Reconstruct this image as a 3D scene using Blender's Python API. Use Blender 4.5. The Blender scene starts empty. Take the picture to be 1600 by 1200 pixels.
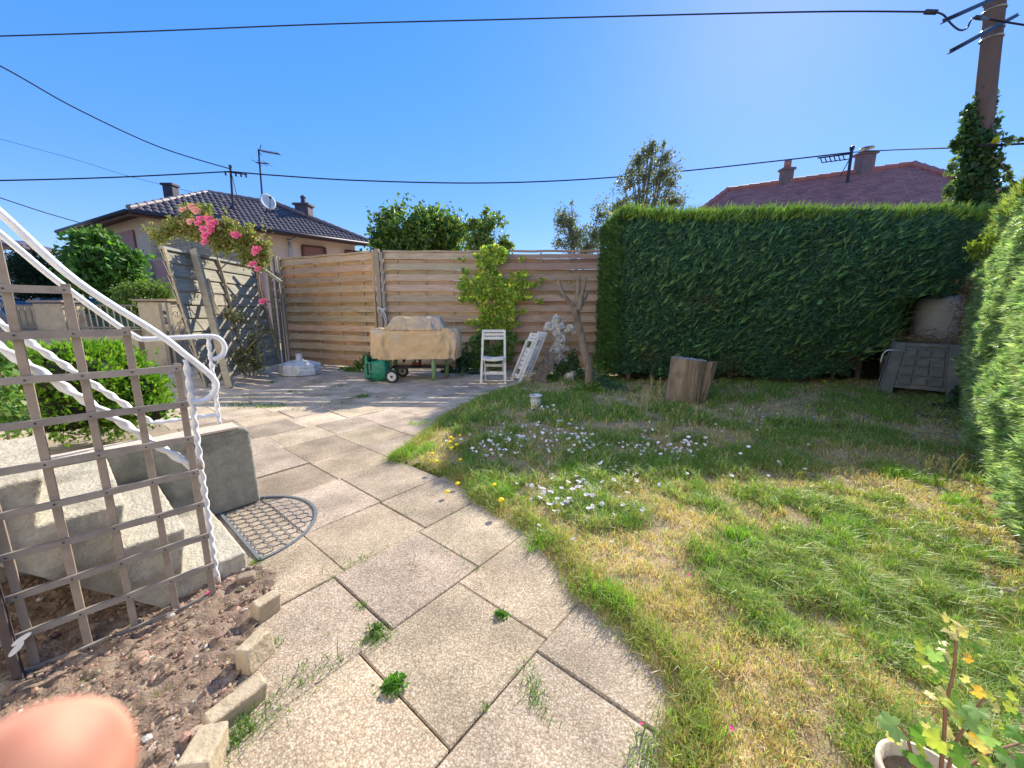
import bpy, math, random
import numpy as np
from mathutils import Vector, Matrix, noise as mnoise
R = math.radians
rng = np.random.default_rng(7); random.seed(7)
sc = bpy.context.scene; col = sc.collection

# ---------------------------------------------------------------- camera, sky, sun
CH = 1.15
PITCH = math.atan(113/600)
cam_d = bpy.data.cameras.new('camera'); cam = bpy.data.objects.new('camera', cam_d); col.objects.link(cam)
cam.location = (0, 0, CH); cam.rotation_euler = (math.pi/2-PITCH, 0, 0)
cam_d.sensor_width = 36; cam_d.lens = 13.5; cam_d.clip_start = 0.005; cam_d.clip_end = 2000
cam_d.dof.use_dof = True; cam_d.dof.focus_distance = 2.6; cam_d.dof.aperture_fstop = 11
sc.camera = cam
SUN_EL, SUN_AZ = R(32.5), R(31)      # azimuth measured from +Y towards +X
w = bpy.data.worlds.new('World'); sc.world = w; w.use_nodes = True
wn = w.node_tree.nodes; wl = w.node_tree.links; wn.clear()
sky = wn.new('ShaderNodeTexSky'); sky.sky_type = 'NISHITA'; sky.sun_disc = False
sky.sun_elevation = SUN_EL; sky.sun_rotation = SUN_AZ; sky.air_density = 1.0; sky.dust_density = 0.1; sky.ozone_density = 2.2
hs = wn.new('ShaderNodeHueSaturation'); hs.inputs['Saturation'].default_value = 2.55
sg = wn.new('ShaderNodeGamma'); sg.inputs['Gamma'].default_value = .355      # compress the bright halo round the sun, as the phone's HDR does
sk = wn.new('ShaderNodeVectorMath'); sk.operation = 'MULTIPLY'; sk.inputs[1].default_value = (1.34, 1.55, 2.30)
bg = wn.new('ShaderNodeBackground'); bg.inputs['Strength'].default_value = 0.13
wo = wn.new('ShaderNodeOutputWorld')
wl.new(sky.outputs[0], sg.inputs[0]); wl.new(sg.outputs[0], hs.inputs['Color']); wl.new(hs.outputs[0], sk.inputs[0]); wl.new(sk.outputs[0], bg.inputs[0]); wl.new(bg.outputs[0], wo.inputs[0])
sd = bpy.data.lights.new('sun', 'SUN'); sd.energy = 3.8; sd.angle = R(0.5); sd.color = (1.0, .92, .77)
sun = bpy.data.objects.new('sun', sd); col.objects.link(sun)
sun.rotation_euler = Vector((math.sin(SUN_AZ)*math.cos(SUN_EL), math.cos(SUN_AZ)*math.cos(SUN_EL), math.sin(SUN_EL))).to_track_quat('Z', 'Y').to_euler()
sc.view_settings.view_transform = 'Standard'; sc.view_settings.look = 'None'; sc.view_settings.gamma = 1
sc.view_settings.exposure = 1.15
try: sc.cycles.max_bounces = 8
except Exception: pass

# ---------------------------------------------------------------- measuring helpers (photo survey -> metres)
_c, _s = math.cos(PITCH), math.sin(PITCH)
def ray(x, y):
    a, b = (x-800)/600, -(y-600)/600
    return np.array([a, _c+b*_s, -_s+b*_c])
def G(x, y, z=0.0):
    r = ray(x, y); t = (z-CH)/r[2]; return np.array([r[0]*t, r[1]*t, z])
def P(x, y, Y):
    r = ray(x, y); t = Y/r[1]; return np.array([r[0]*t, Y, CH+r[2]*t])
def vn(x, y, s=1.0, seed=0):                    # value noise, arrays
    x = np.asarray(x, float)*s+seed*17.3; y = np.asarray(y, float)*s+seed*9.1
    xi = np.floor(x).astype(np.int64); yi = np.floor(y).astype(np.int64)
    fx = x-xi; fy = y-yi; fx = fx*fx*(3-2*fx); fy = fy*fy*(3-2*fy)
    def h(a, b):
        n = (a*374761393+b*668265263) & 0x7fffffff; n = ((n ^ (n >> 13))*1274126177) & 0x7fffffff
        return ((n ^ (n >> 16)) & 0xffff)/65535.0
    return (h(xi, yi)*(1-fx)+h(xi+1, yi)*fx)*(1-fy)+(h(xi, yi+1)*(1-fx)+h(xi+1, yi+1)*fx)*fy
def fbm(x, y, s=1, seed=0, o=3):
    v = 0; a = .5; t = 0
    for i in range(o): v = v+a*vn(x, y, s*2**i, seed+i); t += a; a *= .5
    return v/t

# ---------------------------------------------------------------- materials
MATS = {}
def mat(name, c1, c2=None, scale=8, rough=.8, bump=0, bscale=None, metal=0, spec=.3, attr=False, stretch=None, detail=6, c3=None, s3=1.2, vor=False, amt=.5, bdist=.01):
    if name in MATS: return MATS[name]
    m = bpy.data.materials.new(name); MATS[name] = m; m.use_nodes = True
    N = m.node_tree.nodes; L = m.node_tree.links; b = N['Principled BSDF']
    b.inputs['Roughness'].default_value = rough; b.inputs['Metallic'].default_value = metal
    b.inputs['Specular IOR Level'].default_value = spec
    tc = N.new('ShaderNodeTexCoord'); mp = N.new('ShaderNodeMapping'); L.new(tc.outputs['Object'], mp.inputs[0])
    if stretch: mp.inputs['Scale'].default_value = stretch
    nz = N.new('ShaderNodeTexNoise'); nz.inputs['Scale'].default_value = scale; nz.inputs['Detail'].default_value = detail; nz.inputs['Roughness'].default_value = .65
    L.new(mp.outputs[0], nz.inputs['Vector'])
    rp = N.new('ShaderNodeMapRange'); rp.inputs[1].default_value = .5-amt*.5; rp.inputs[2].default_value = .5+amt*.5
    L.new(nz.outputs[0], rp.inputs[0])
    mx = N.new('ShaderNodeMix'); mx.data_type = 'RGBA'; mx.inputs[6].default_value = (*c1, 1); mx.inputs[7].default_value = (*(c2 or c1), 1)
    L.new(rp.outputs[0], mx.inputs[0]); out = mx.outputs[2]
    if c3:
        n3 = N.new('ShaderNodeTexNoise'); n3.inputs['Scale'].default_value = s3; n3.inputs['Detail'].default_value = 5
        r3 = N.new('ShaderNodeMapRange'); r3.inputs[1].default_value = .52; r3.inputs[2].default_value = .72; L.new(tc.outputs['Object'], n3.inputs['Vector']); L.new(n3.outputs[0], r3.inputs[0])
        m3 = N.new('ShaderNodeMix'); m3.data_type = 'RGBA'; m3.inputs[7].default_value = (*c3, 1); L.new(r3.outputs[0], m3.inputs[0]); L.new(out, m3.inputs[6]); out = m3.outputs[2]
    if attr:
        at = N.new('ShaderNodeAttribute'); at.attribute_name = 'Col'
        mm = N.new('ShaderNodeMix'); mm.data_type = 'RGBA'; mm.blend_type = 'MULTIPLY'; mm.inputs[0].default_value = 1
        L.new(out, mm.inputs[6]); L.new(at.outputs['Color'], mm.inputs[7]); out = mm.outputs[2]
    L.new(out, b.inputs['Base Color'])
    if bump:
        nb = N.new('ShaderNodeTexVoronoi' if vor else 'ShaderNodeTexNoise'); nb.inputs['Scale'].default_value = bscale or scale*2
        if not vor: nb.inputs['Detail'].default_value = 6
        L.new(mp.outputs[0], nb.inputs['Vector'])
        bp = N.new('ShaderNodeBump'); bp.inputs['Strength'].default_value = bump; bp.inputs['Distance'].default_value = bdist
        if vor: bp.invert = True
        L.new(nb.outputs[0], bp.inputs['Height']); L.new(bp.outputs[0], b.inputs['Normal'])
    return m
def leafmat(name, tr=.35, rough=.5, spec=.4, trc=1.6):
    if name in MATS: return MATS[name]
    m = bpy.data.materials.new(name); MATS[name] = m; m.use_nodes = True
    N = m.node_tree.nodes; L = m.node_tree.links; b = N['Principled BSDF']
    b.inputs['Roughness'].default_value = rough; b.inputs['Specular IOR Level'].default_value = spec
    at = N.new('ShaderNodeAttribute'); at.attribute_name = 'Col'; L.new(at.outputs['Color'], b.inputs['Base Color'])
    t = N.new('ShaderNodeBsdfTranslucent'); g = N.new('ShaderNodeMix'); g.data_type = 'RGBA'; g.blend_type = 'MULTIPLY'; g.inputs[0].default_value = 1
    g.inputs[7].default_value = (trc, trc*1.05, trc*.5, 1); L.new(at.outputs['Color'], g.inputs[6]); L.new(g.outputs[2], t.inputs[0])
    x = N.new('ShaderNodeMixShader'); x.inputs[0].default_value = tr
    L.new(b.outputs[0], x.inputs[1]); L.new(t.outputs[0], x.inputs[2]); L.new(x.outputs[0], N['Material Output'].inputs[0])
    return m

# ---------------------------------------------------------------- object helpers
def tag(o, label=None, cat=None, group=None, kind=None):
    if label: o['label'] = label
    if cat: o['category'] = cat
    if group: o['group'] = group
    if kind: o['kind'] = kind
    return o
def empty(name, loc, label, cat, group=None, rz=0):
    o = bpy.data.objects.new(name, None); col.objects.link(o); o.location = loc; o.rotation_euler = (0, 0, rz); o.empty_display_size = .1
    return tag(o, label, cat, group)
def link(name, me, m, parent=None):
    o = bpy.data.objects.new(name, me); col.objects.link(o)
    if m is not None and not me.materials: me.materials.append(m)
    if parent is not None:
        o.parent = parent
        if parent.type == 'EMPTY' or True: o.matrix_parent_inverse = Matrix.Identity(4)
    return o
def fast(name, V, F, m, parent=None, C=None, smooth=False, local=None):
    """V (n,3) world coords, F (m,k). With a parent, coordinates are made local to parent's location."""
    V = np.asarray(V, np.float32); F = np.asarray(F, np.int32)
    if local is not None: V = V-np.asarray(local, np.float32)
    me = bpy.data.meshes.new(name); k = F.shape[1]
    me.vertices.add(len(V)); me.vertices.foreach_set('co', V.ravel())
    me.loops.add(F.size); me.loops.foreach_set('vertex_index', F.ravel())
    me.polygons.add(len(F)); me.polygons.foreach_set('loop_start', np.arange(0, F.size, k, dtype=np.int32))
    if C is not None:
        a = me.color_attributes.new('Col', 'FLOAT_COLOR', 'POINT'); C4 = np.ones((len(V), 4), np.float32); C4[:, :3] = C; a.data.foreach_set('color', C4.ravel())
    me.polygons.foreach_set('use_smooth', np.full(len(F), smooth)); me.update(calc_edges=True)
    return link(name, me, m, parent)
class MB:
    def __init__(s): s.v = []; s.f = []; s.c = []
    def add(s, vs, fs, c=(1, 1, 1)):
        n = len(s.v); s.v += [tuple(map(float, p)) for p in vs]; s.f += [tuple(i+n for i in f) for f in fs]; s.c += [c]*len(vs); return s
    def box(s, c, size, ax=None, cc=(1, 1, 1), jit=0):
        ax = ax if ax is not None else np.eye(3); c = np.array(c, float); hx, hy, hz = [q/2 for q in size]
        vs = [c+ax[0]*(x*hx)+ax[1]*(y*hy)+ax[2]*(z*hz)+(np.array([random.uniform(-jit, jit) for _ in range(3)]) if jit else 0) for x in (-1, 1) for y in (-1, 1) for z in (-1, 1)]
        return s.add(vs, [(0, 1, 3, 2), (4, 6, 7, 5), (0, 4, 5, 1), (2, 3, 7, 6), (0, 2, 6, 4), (1, 5, 7, 3)], cc)
    def bar(s, p, q, wd, th, up=(0, 0, 1), cc=(1, 1, 1)):       # box from p to q; wd along 'up x dir', th along up
        p = np.array(p, float); q = np.array(q, float); d = q-p; l = np.linalg.norm(d); d /= l; u = np.array(up, float); sd_ = np.cross(d, u)
        if np.linalg.norm(sd_) < 1e-6: sd_ = np.cross(d, (0, 1, 0))
        sd_ /= np.linalg.norm(sd_); u = np.cross(sd_, d)
        return s.box((p+q)/2, (l, wd, th), np.array([d, sd_, u]), cc)
    def tube(s, pts, r, n=8, cc=(1, 1, 1), lobes=0, amp=.25, turn=0, cap=True, nz=0):
        pts = [np.array(p, float) for p in pts]; m = len(pts); rs = r if hasattr(r, '__len__') else [r]*m
        vs = []; prev = None
        for i in range(m):
            t = pts[min(i+1, m-1)]-pts[max(i-1, 0)]; t = t/(np.linalg.norm(t)+1e-9)
            if prev is None:
                a = np.cross(t, (0, 0, 1));
                if np.linalg.norm(a) < .05: a = np.cross(t, (1, 0, 0))
            else: a = prev-t*np.dot(prev, t)
            a /= np.linalg.norm(a); prev = a; b = np.cross(t, a)
            for k in range(n):
                th = 2*math.pi*k/n; rr = rs[i]*(1+(amp*math.cos(lobes*(th+turn*i)) if lobes else 0)+(random.uniform(-nz, nz) if nz else 0))
                vs.append(pts[i]+rr*(a*math.cos(th)+b*math.sin(th)))
        fs = [(i*n+k, i*n+(k+1) % n, (i+1)*n+(k+1) % n, (i+1)*n+k) for i in range(m-1) for k in range(n)]
        if cap: fs += [tuple(range(n-1, -1, -1)), tuple((m-1)*n+k for k in range(n))]
        return s.add(vs, fs, cc)
    def prism(s, poly, e, cc=(1, 1, 1)):          # poly: list of 3D points, extruded by vector e
        n = len(poly); e = np.array(e, float); vs = [np.array(p, float) for p in poly]; vs += [p+e for p in vs]
        fs = [tuple(range(n)), tuple(range(2*n-1, n-1, -1))]+[(i, i+n, (i+1) % n+n, (i+1) % n) for i in range(n)]
        return s.add(vs, fs, cc)
    def lathe(s, c, prof, n=24, cc=(1, 1, 1), sx=1, sy=1, cap=True):
        vs = []; m = len(prof)
        for r_, z in prof:
            for k in range(n): th = 2*math.pi*k/n; vs.append((c[0]+r_*sx*math.cos(th), c[1]+r_*sy*math.sin(th), c[2]+z))
        fs = [(i*n+k, i*n+(k+1) % n, (i+1)*n+(k+1) % n, (i+1)*n+k) for i in range(m-1) for k in range(n)]
        if cap: fs += [tuple(range(n-1, -1, -1)), tuple((m-1)*n+k for k in range(n))]
        return s.add(vs, fs, cc)
    def build(s, name, m, parent=None, smooth=False, bevel=0, local=None, seg=2, fixn=True):
        if local is None and parent is not None and parent.type == 'EMPTY': local = ORG(parent)
        me = bpy.data.meshes.new(name)
        V = s.v if local is None else [(a-local[0], b-local[1], c-local[2]) for a, b, c in s.v]
        me.from_pydata(V, [], s.f)
        a = me.color_attributes.new('Col', 'FLOAT_COLOR', 'POINT'); a.data.foreach_set('color', np.array([(*c, 1) for c in s.c], np.float32).ravel())
        if fixn:
            import bmesh
            bm = bmesh.new(); bm.from_mesh(me); bmesh.ops.recalc_face_normals(bm, faces=bm.faces); bm.to_mesh(me); bm.free()
        if smooth: me.polygons.foreach_set('use_smooth', [True]*len(me.polygons))
        me.update(); o = link(name, me, m, parent)
        if bevel: bm_ = o.modifiers.new('bevel', 'BEVEL'); bm_.width = bevel; bm_.segments = seg; bm_.limit_method = 'ANGLE'
        if smooth: pass
        return o
def ORG(o):                                        # world origin of a thing (its parts use local coords)
    l = o.location
    if o.parent is not None: l = l+ORGv(o.parent)
    return np.array(l)
def ORGv(o): return Vector(ORG(o))
def sub(mb, name, m, part, **k):                   # sub-part under a part mesh that sits at its thing's origin
    return mb.build(name, m, part, local=ORG(part), **k)
def parts(name, tubes, m, parent, smooth=True):      # each piece its own part
    for a_ in tubes: mb = MB(); mb.tube(*a_); mb.build(name, m, parent, smooth=smooth)
def thing(name, mb, m, label, cat, base, group=None, kind=None, **k):   # single-mesh thing with origin at base
    base = np.array(base, float); o = mb.build(name, m, None, local=base, **k); o.location = base
    return tag(o, label, cat, group, kind)

def leaf_arrays(C, Nn, L, W, colr, fold=.25, point=.55):
    """diamond leaves with a fold. C centres, Nn axis directions (length dir), L lengths, W widths, colours (n,3)."""
    n = len(C); A = Nn/np.linalg.norm(Nn, axis=1, keepdims=True)
    rv = rng.normal(size=(n, 3)); S = np.cross(A, rv); S /= np.linalg.norm(S, axis=1, keepdims=True)+1e-9; U = np.cross(A, S)
    L = np.asarray(L).reshape(-1, 1)*np.ones((n, 1)); W = np.asarray(W).reshape(-1, 1)*np.ones((n, 1))
    b = C-A*L*.5; t = C+A*L*.5; m = C+A*L*(point-.5)-A*L*.08
    l = m+S*W*.5+U*W*fold; r = m-S*W*.5+U*W*fold
    V = np.stack([b, l, t, r], 1).reshape(-1, 3); i = np.arange(n)*4
    F = np.concatenate([np.stack([i, i+2, i+1], 1), np.stack([i, i+3, i+2], 1)])
    return V, F, np.repeat(colr, 4, axis=0)
def vary(base, n, v=.25, hv=.12, tip=None, tipf=0):
    b = np.array(base); k = 1+rng.uniform(-v, v, (n, 1)); h = 1+rng.uniform(-hv, hv, (n, 3)); c = b*k*h
    if tip is not None: s = rng.random(n) < tipf; c[s] = np.array(tip)*(1+rng.uniform(-v, v, (s.sum(), 1)))
    return np.clip(c, 0.003, 1)
def crown_pts(blobs, n, hollow=.45, gap=.0, gs=1.5, seed=3):
    """points inside ellipsoid blobs biased to their surface, thinned by 3-D noise for gaps."""
    vol = np.array([b[3]*b[4]*b[5] for b in blobs])**(2/3); k = rng.choice(len(blobs), size=int(n*1.8), p=vol/vol.sum())
    B = np.array(blobs)[k]; d = rng.normal(size=(len(k), 3)); d /= np.linalg.norm(d, axis=1, keepdims=True)
    r = rng.random(len(k))**hollow; lump = .8+.4*vn(d[:, 0]*2+B[:, 0], d[:, 2]*2+B[:, 2], 2.2, seed)
    lump = lump*(.86+.5*rng.random(len(k))**3)
    p = B[:, :3]+d*B[:, 3:6]*(r*lump)[:, None]
    keep = (vn(p[:, 0]+p[:, 1]*.7, p[:, 2]+p[:, 1]*.3, gs, seed)+rng.normal(0, .08, len(k))) > gap
    return p[keep][:n], d[keep][:n]
def foliage(name, pts, dirs, L, W, base, parent=None, m='leaf', upb=.3, jit=1.0, v=.3, tip=None, tipf=0, **mk):
    n = len(pts); ax = dirs*.6+rng.normal(size=(n, 3))*jit+np.array([0, 0, upb])
    V, F, Cc = leaf_arrays(pts, ax, L*rng.uniform(.6, 1.3, n), W*rng.uniform(.6, 1.3, n), vary(base, n, v, tip=tip, tipf=tipf))
    return fast(name, V, F, leafmat(m, **mk), parent, Cc, local=ORG(parent) if parent is not None else None)
def blades(X, Yy, Z, h, wd, colr, lean=.35, curl=.5):
    n = len(X); th = rng.uniform(0, 2*np.pi, n); ld = np.stack([np.cos(th), np.sin(th)], 1)*(rng.uniform(.1, 1, n)*lean*h)[:, None]
    a2 = rng.uniform(0, np.pi, n); sdv = np.stack([np.cos(a2), np.sin(a2), np.zeros(n)], 1)*(wd/2)[:, None]
    b = np.stack([X, Yy, Z], 1); mid = b+np.stack([ld[:, 0]*.35, ld[:, 1]*.35, h*.6], 1); tip = b+np.stack([ld[:, 0]*(1+curl), ld[:, 1]*(1+curl), h*rng.uniform(.75, 1, n)], 1)
    V = np.stack([b-sdv, b+sdv, mid-sdv*.8, mid+sdv*.8, tip], 1).reshape(-1, 3); i = np.arange(n)*5
    F = np.concatenate([np.stack([i, i+1, i+3], 1), np.stack([i, i+3, i+2], 1), np.stack([i+2, i+3, i+4], 1)])
    return V, F, np.repeat(colr, 5, axis=0)
def copyobj(o, loc=None, rz=None, sc_=None, parent=None):
    c = o.copy(); col.objects.link(c)
    if loc is not None: c.location = loc
    if rz is not None: c.rotation_euler = (o.rotation_euler[0], o.rotation_euler[1], rz)
    if sc_: c.scale = (sc_,)*3
    c.parent = parent
    for ch in o.children:
        copyobj(ch, parent=c)
    return c

DD = np.array([.643, .766, 0]); NN = np.array([-.766, .643, 0]); UP = np.array([0, 0, 1.])
AX = np.array([DD, NN, UP])
def roughen(o, strength=.010, size=.04, lv=4):      # chipped, uneven faces
    a = o.modifiers.new('s', 'SUBSURF'); a.subdivision_type = 'SIMPLE'; a.levels = a.render_levels = lv
    t = bpy.data.textures.get('rough%g' % size) or bpy.data.textures.new('rough%g' % size, 'CLOUDS'); t.noise_scale = size
    d = o.modifiers.new('d', 'DISPLACE'); d.texture = t; d.strength = strength; d.mid_level = .5; d.texture_coords = 'LOCAL'
# shared materials
M_conc = mat('concrete', (.34, .31, .245), (.60, .55, .44), 26, .95, .9, 90, c3=(.25, .23, .18), s3=5, bdist=.008, amt=.7)
M_white = mat('white_paint', (.72, .73, .76), (.82, .82, .83), 30, .35, .25, 120, spec=.5, c3=(.58, .58, .58), s3=14, bdist=.001)
M_lat = mat('lattice_wood', (.19, .165, .145), (.33, .29, .26), 20, .8, .4, 60, attr=True, amt=.6, bdist=.002)
M_fence = mat('fence_wood', (.30, .235, .165), (.68, .56, .42), 3.6, .85, .7, 9, attr=True, stretch=(1, 1, 14), amt=.6, bdist=.008, c3=(.44, .36, .28), s3=1.3)
M_grey = mat('grey_wood', (.17, .17, .155), (.36, .36, .32), 3.0, .9, .5, 9, attr=True, stretch=(1, 1, 12), amt=.5, bdist=.006)
M_post = mat('post_wood', (.27, .22, .17), (.40, .33, .26), 6, .85, .5, 14, attr=True, stretch=(8, 8, 1), bdist=.004)
M_bark = mat('bark', (.115, .09, .07), (.31, .255, .20), 14, .95, 1.0, 24, stretch=(1, 1, .35), bdist=.02)
M_black = mat('black_plastic', (.02, .02, .022), (.035, .035, .04), 20, .5)
M_dark = mat('dark_metal', (.035, .03, .04), (.06, .055, .07), 20, .5, metal=.3)
M_galv = mat('galvanised', (.35, .37, .38), (.5, .51, .52), 14, .4, metal=.7)
M_wire = mat('cable_sheath', (.03, .028, .035), (.045, .04, .05), 20, .9, spec=.05)
M_render = mat('beige_render', (.42, .34, .22), (.60, .50, .34), 6, .95, .4, 80, c3=(.27, .22, .15), s3=2.6, bdist=.004)
# ================================================================= GROUND, PATIO, LAWN
gm = mat('earth', (.26, .20, .14), (.38, .30, .22), 9, .95, .8, 30, c3=(.13, .16, .05), s3=.6)
V = [(-600, -300, -.05), (600, -300, -.05), (600, 900, -.05), (-600, 900, -.05)]
tag(fast('ground', V, [(0, 1, 2, 3)], gm), kind='structure')
rd = mat('asphalt', (.045, .045, .048), (.075, .073, .07), 60, .9, .5, 200)
a = np.array([-9.8, 10.0]); b_ = np.array([-30, 14.]); 
tag(fast('road', [(-40, 10.2, -.03), (-6.2, 10.2, -.03), (-6.2, 12.0, -.03), (-40, 17, -.03)], [(0, 1, 2, 3)], rd), kind='structure')

# patio: square washed-concrete slabs laid in staggered courses
slabm = bpy.data.materials.new('exposed_aggregate'); slabm.use_nodes = True
N = slabm.node_tree.nodes; L = slabm.node_tree.links; b = N['Principled BSDF']; b.inputs['Roughness'].default_value = .85; b.inputs['Specular IOR Level'].default_value = .25
tc = N.new('ShaderNodeTexCoord'); vo = N.new('ShaderNodeTexVoronoi'); vo.inputs['Scale'].default_value = 165; L.new(tc.outputs['Object'], vo.inputs['Vector'])
cr = N.new('ShaderNodeValToRGB'); e = cr.color_ramp.elements; e[0].position = 0; e[0].color = (.52, .40, .28, 1); e[1].position = 1; e[1].color = (.86, .75, .59, 1)
for p_, c_ in ((.25, (.70, .56, .41)), (.5, (.60, .47, .34)), (.75, (.78, .65, .48))): q = e.new(p_); q.color = (*c_, 1)
sx = N.new('ShaderNodeSeparateColor'); L.new(vo.outputs['Color'], sx.inputs[0]); L.new(sx.outputs[0], cr.inputs[0])
mr = N.new('ShaderNodeMapRange'); mr.inputs[1].default_value = .35; mr.inputs[2].default_value = .75; mr.inputs[3].default_value = 1; mr.inputs[4].default_value = .62; L.new(vo.outputs['Distance'], mr.inputs[0])
m1 = N.new('ShaderNodeMix'); m1.data_type = 'RGBA'; m1.blend_type = 'MULTIPLY'; m1.inputs[0].default_value = 1; L.new(cr.outputs[0], m1.inputs[6]); L.new(mr.outputs[0], m1.inputs[7])
at = N.new('ShaderNodeAttribute'); at.attribute_name = 'Col'; m2 = N.new('ShaderNodeMix'); m2.data_type = 'RGBA'; m2.blend_type = 'MULTIPLY'; m2.inputs[0].default_value = 1
L.new(m1.outputs[2], m2.inputs[6]); L.new(at.outputs['Color'], m2.inputs[7])
nz = N.new('ShaderNodeTexNoise'); nz.inputs['Scale'].default_value = 3.5; nz.inputs['Detail'].default_value = 7; L.new(tc.outputs['Object'], nz.inputs['Vector'])
r2 = N.new('ShaderNodeMapRange'); r2.inputs[1].default_value = .35; r2.inputs[2].default_value = .7; r2.inputs[3].default_value = .58; r2.inputs[4].default_value = .98; L.new(nz.outputs[0], r2.inputs[0])
m3 = N.new('ShaderNodeMix'); m3.data_type = 'RGBA'; m3.blend_type = 'MULTIPLY'; m3.inputs[0].default_value = 1; L.new(m2.outputs[2], m3.inputs[6]); L.new(r2.outputs[0], m3.inputs[7])
L.new(m3.outputs[2], b.inputs['Base Color'])
bp = N.new('ShaderNodeBump'); bp.invert = True; bp.inputs['Strength'].default_value = .5; bp.inputs['Distance'].default_value = .003; L.new(vo.outputs['Distance'], bp.inputs['Height']); L.new(bp.outputs[0], b.inputs['Normal'])

EDGE = [(-.3+1.05, -1.0), (.36, .3), (.41, .785), (.513, .988), (.42, 1.2), (.291, 1.396), (.21, 1.6), (.161, 1.752), (0, 1.95), (-.154, 2.141), (-.32, 2.4), (-.463, 2.607), (-.7, 2.74), (-.954, 2.85), (-.92, 3.05), (-.865, 3.303), (-.80, 3.7), (-.718, 4.167), (-.35, 5.1), (.05, 5.75), (.20, 6.1), (.20, 6.6), (-.3, 7.2), (-.3, 7.9)]
def patio_inside(x, y, mrg=0.25):
    ex = np.interp(y, [q[1] for q in EDGE], [q[0] for q in EDGE]); return x < ex+mrg
vrow = [4.46, 3.99, 3.52, 2.995, 2.53, 2.015, 1.57, 1.12, .655, .19, -.27, -.73]
ustag = {3.52: 1.17, 2.995: 1.17, 2.53: 1.18, 2.015: 1.17, 1.57: 1.12, 1.12: .99, .655: .93, .19: 1.0, 3.99: 1.2, 4.46: 1.1}
vtop = 4.46
while vtop < 12: vtop += .46; vrow.insert(0, round(vtop, 3))
sl = MB(); U = np.array([.636, .772, 0]); VV = np.array([-.772, .636, 0])
DARK = {(3.52, 1.17): (.70, .68, .66), (2.995, .70): (.72, .70, .68), (2.53, 1.18): (.86, .85, .84), (2.015, .72): (.86, .84, .82), (1.12, .54): (.84, .83, .81)}
for i in range(len(vrow)-1):
    v1, v0 = vrow[i], vrow[i+1]; u0 = ustag.get(v1, 1.17+random.uniform(-.06, .06)); su = .455
    for k in range(-26, 30):
        ua = u0+k*su; cx, cy = (U*(ua+su/2)+VV*((v0+v1)/2))[:2]
        if not (-11.5 < cx < 3 and .2 < cy < 10) or not patio_inside(cx, cy): continue
        if cy > 8.4 and cx > -4.6: continue
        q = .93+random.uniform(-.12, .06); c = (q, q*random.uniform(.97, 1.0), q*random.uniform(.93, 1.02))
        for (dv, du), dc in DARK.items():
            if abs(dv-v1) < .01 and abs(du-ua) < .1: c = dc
        if cy > 3.9: c = tuple(1.28*x for x in c)  # slabs towards the fence shadow coloured paler, to lift the shade there
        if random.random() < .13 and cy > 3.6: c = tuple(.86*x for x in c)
        gp = random.choice((.0015, .002, .003, .005)); z = random.uniform(-.006, .004); tx, ty = random.uniform(-.006, .006), random.uniform(-.006, .006)
        top = []
        for (a_, b2) in ((ua+gp/2, v0+gp/2), (ua+su-gp/2, v0+gp/2), (ua+su-gp/2, v1-gp/2), (ua+gp/2, v1-gp/2)):
            p = U*(a_+random.uniform(-.002, .002))+VV*(b2+random.uniform(-.002, .002)); p[2] = z+tx*(a_-ua)+ty*(b2-v0); top.append(p)
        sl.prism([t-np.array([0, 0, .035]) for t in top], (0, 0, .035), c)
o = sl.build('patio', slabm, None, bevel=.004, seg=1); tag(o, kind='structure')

# lawn surface: slightly raised bumpy soil with a ragged edge
rs = .04; xs = np.arange(-1.4, 9.0, rs); ys = np.arange(-.6, 8.0, rs); XX, YY = np.meshgrid(xs, ys)
eX = np.interp(YY, [q[1] for q in EDGE], [q[0] for q in EDGE])+.05*(fbm(XX, YY, 6, 5)-.5)*2
dist = XX-eX
ZZ = .022*np.clip(dist/.08+.6, -1, 1)+.05*(fbm(XX, YY, 2.2, 2)-.5)*np.clip(dist/.3, 0, 1)+.030*(vn(XX, YY, 9, 4)-.5)*np.clip(dist/.1, 0, 1)
ZZ = np.where(dist < 0, ZZ-.01, ZZ)
nx, ny = len(xs), len(ys); idx = np.arange(nx*ny).reshape(ny, nx)
F = np.stack([idx[:-1, :-1], idx[:-1, 1:], idx[1:, 1:], idx[1:, :-1]], -1).reshape(-1, 4)
keep = (dist[:-1, :-1] > -.06).reshape(-1); F = F[keep]
def dryness(x, y):
    d = fbm(x, y, 1.4, 11, 3)*.5+fbm(x, y, 4.5, 13, 3)*.5+.015; d = .5+(d-.5)*1.35
    ed = x-np.interp(y, [q[1] for q in EDGE], [q[0] for q in EDGE])
    d = d+.05*np.exp(-ed/.25)
    d = d+.15*np.exp(-(((x-.85)/.45)**2+((y-1.75)/.55)**2))-.12*np.exp(-(((x-1.6)/.45)**2+((y-1.35)/.45)**2))+.16*np.exp(-(((x-2.3)/.6)**2+((y-2.5)/.35)**2))
    d = d-.12*np.exp(-(((x-.9)/.8)**2+((y-3.6)/.9)**2))+.18*np.exp(-(((x-3.9)/.5)**2+((y-3.0)/.8)**2))+.12*np.exp(-(((x-2.6)/.8)**2+((y-1.9)/.3)**2))
    return d
D = dryness(XX, YY); t = np.clip((D-.42)/.25, 0, 1)[..., None]
Cg = (1-t)*np.array([.17, .16, .075])+t*np.array([.46, .35, .21]); Cg = Cg*(.7+.6*vn(XX, YY, 23, 8))[..., None]
lm = mat('lawn_soil', (.75, .75, .75), (1.15, 1.1, 1.05), 60, .95, .8, 120, attr=True)
tag(fast('lawn_soil', np.stack([XX, YY, ZZ], -1).reshape(-1, 3), F, lm, None, Cg.reshape(-1, 3), smooth=True), kind='structure')
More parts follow.
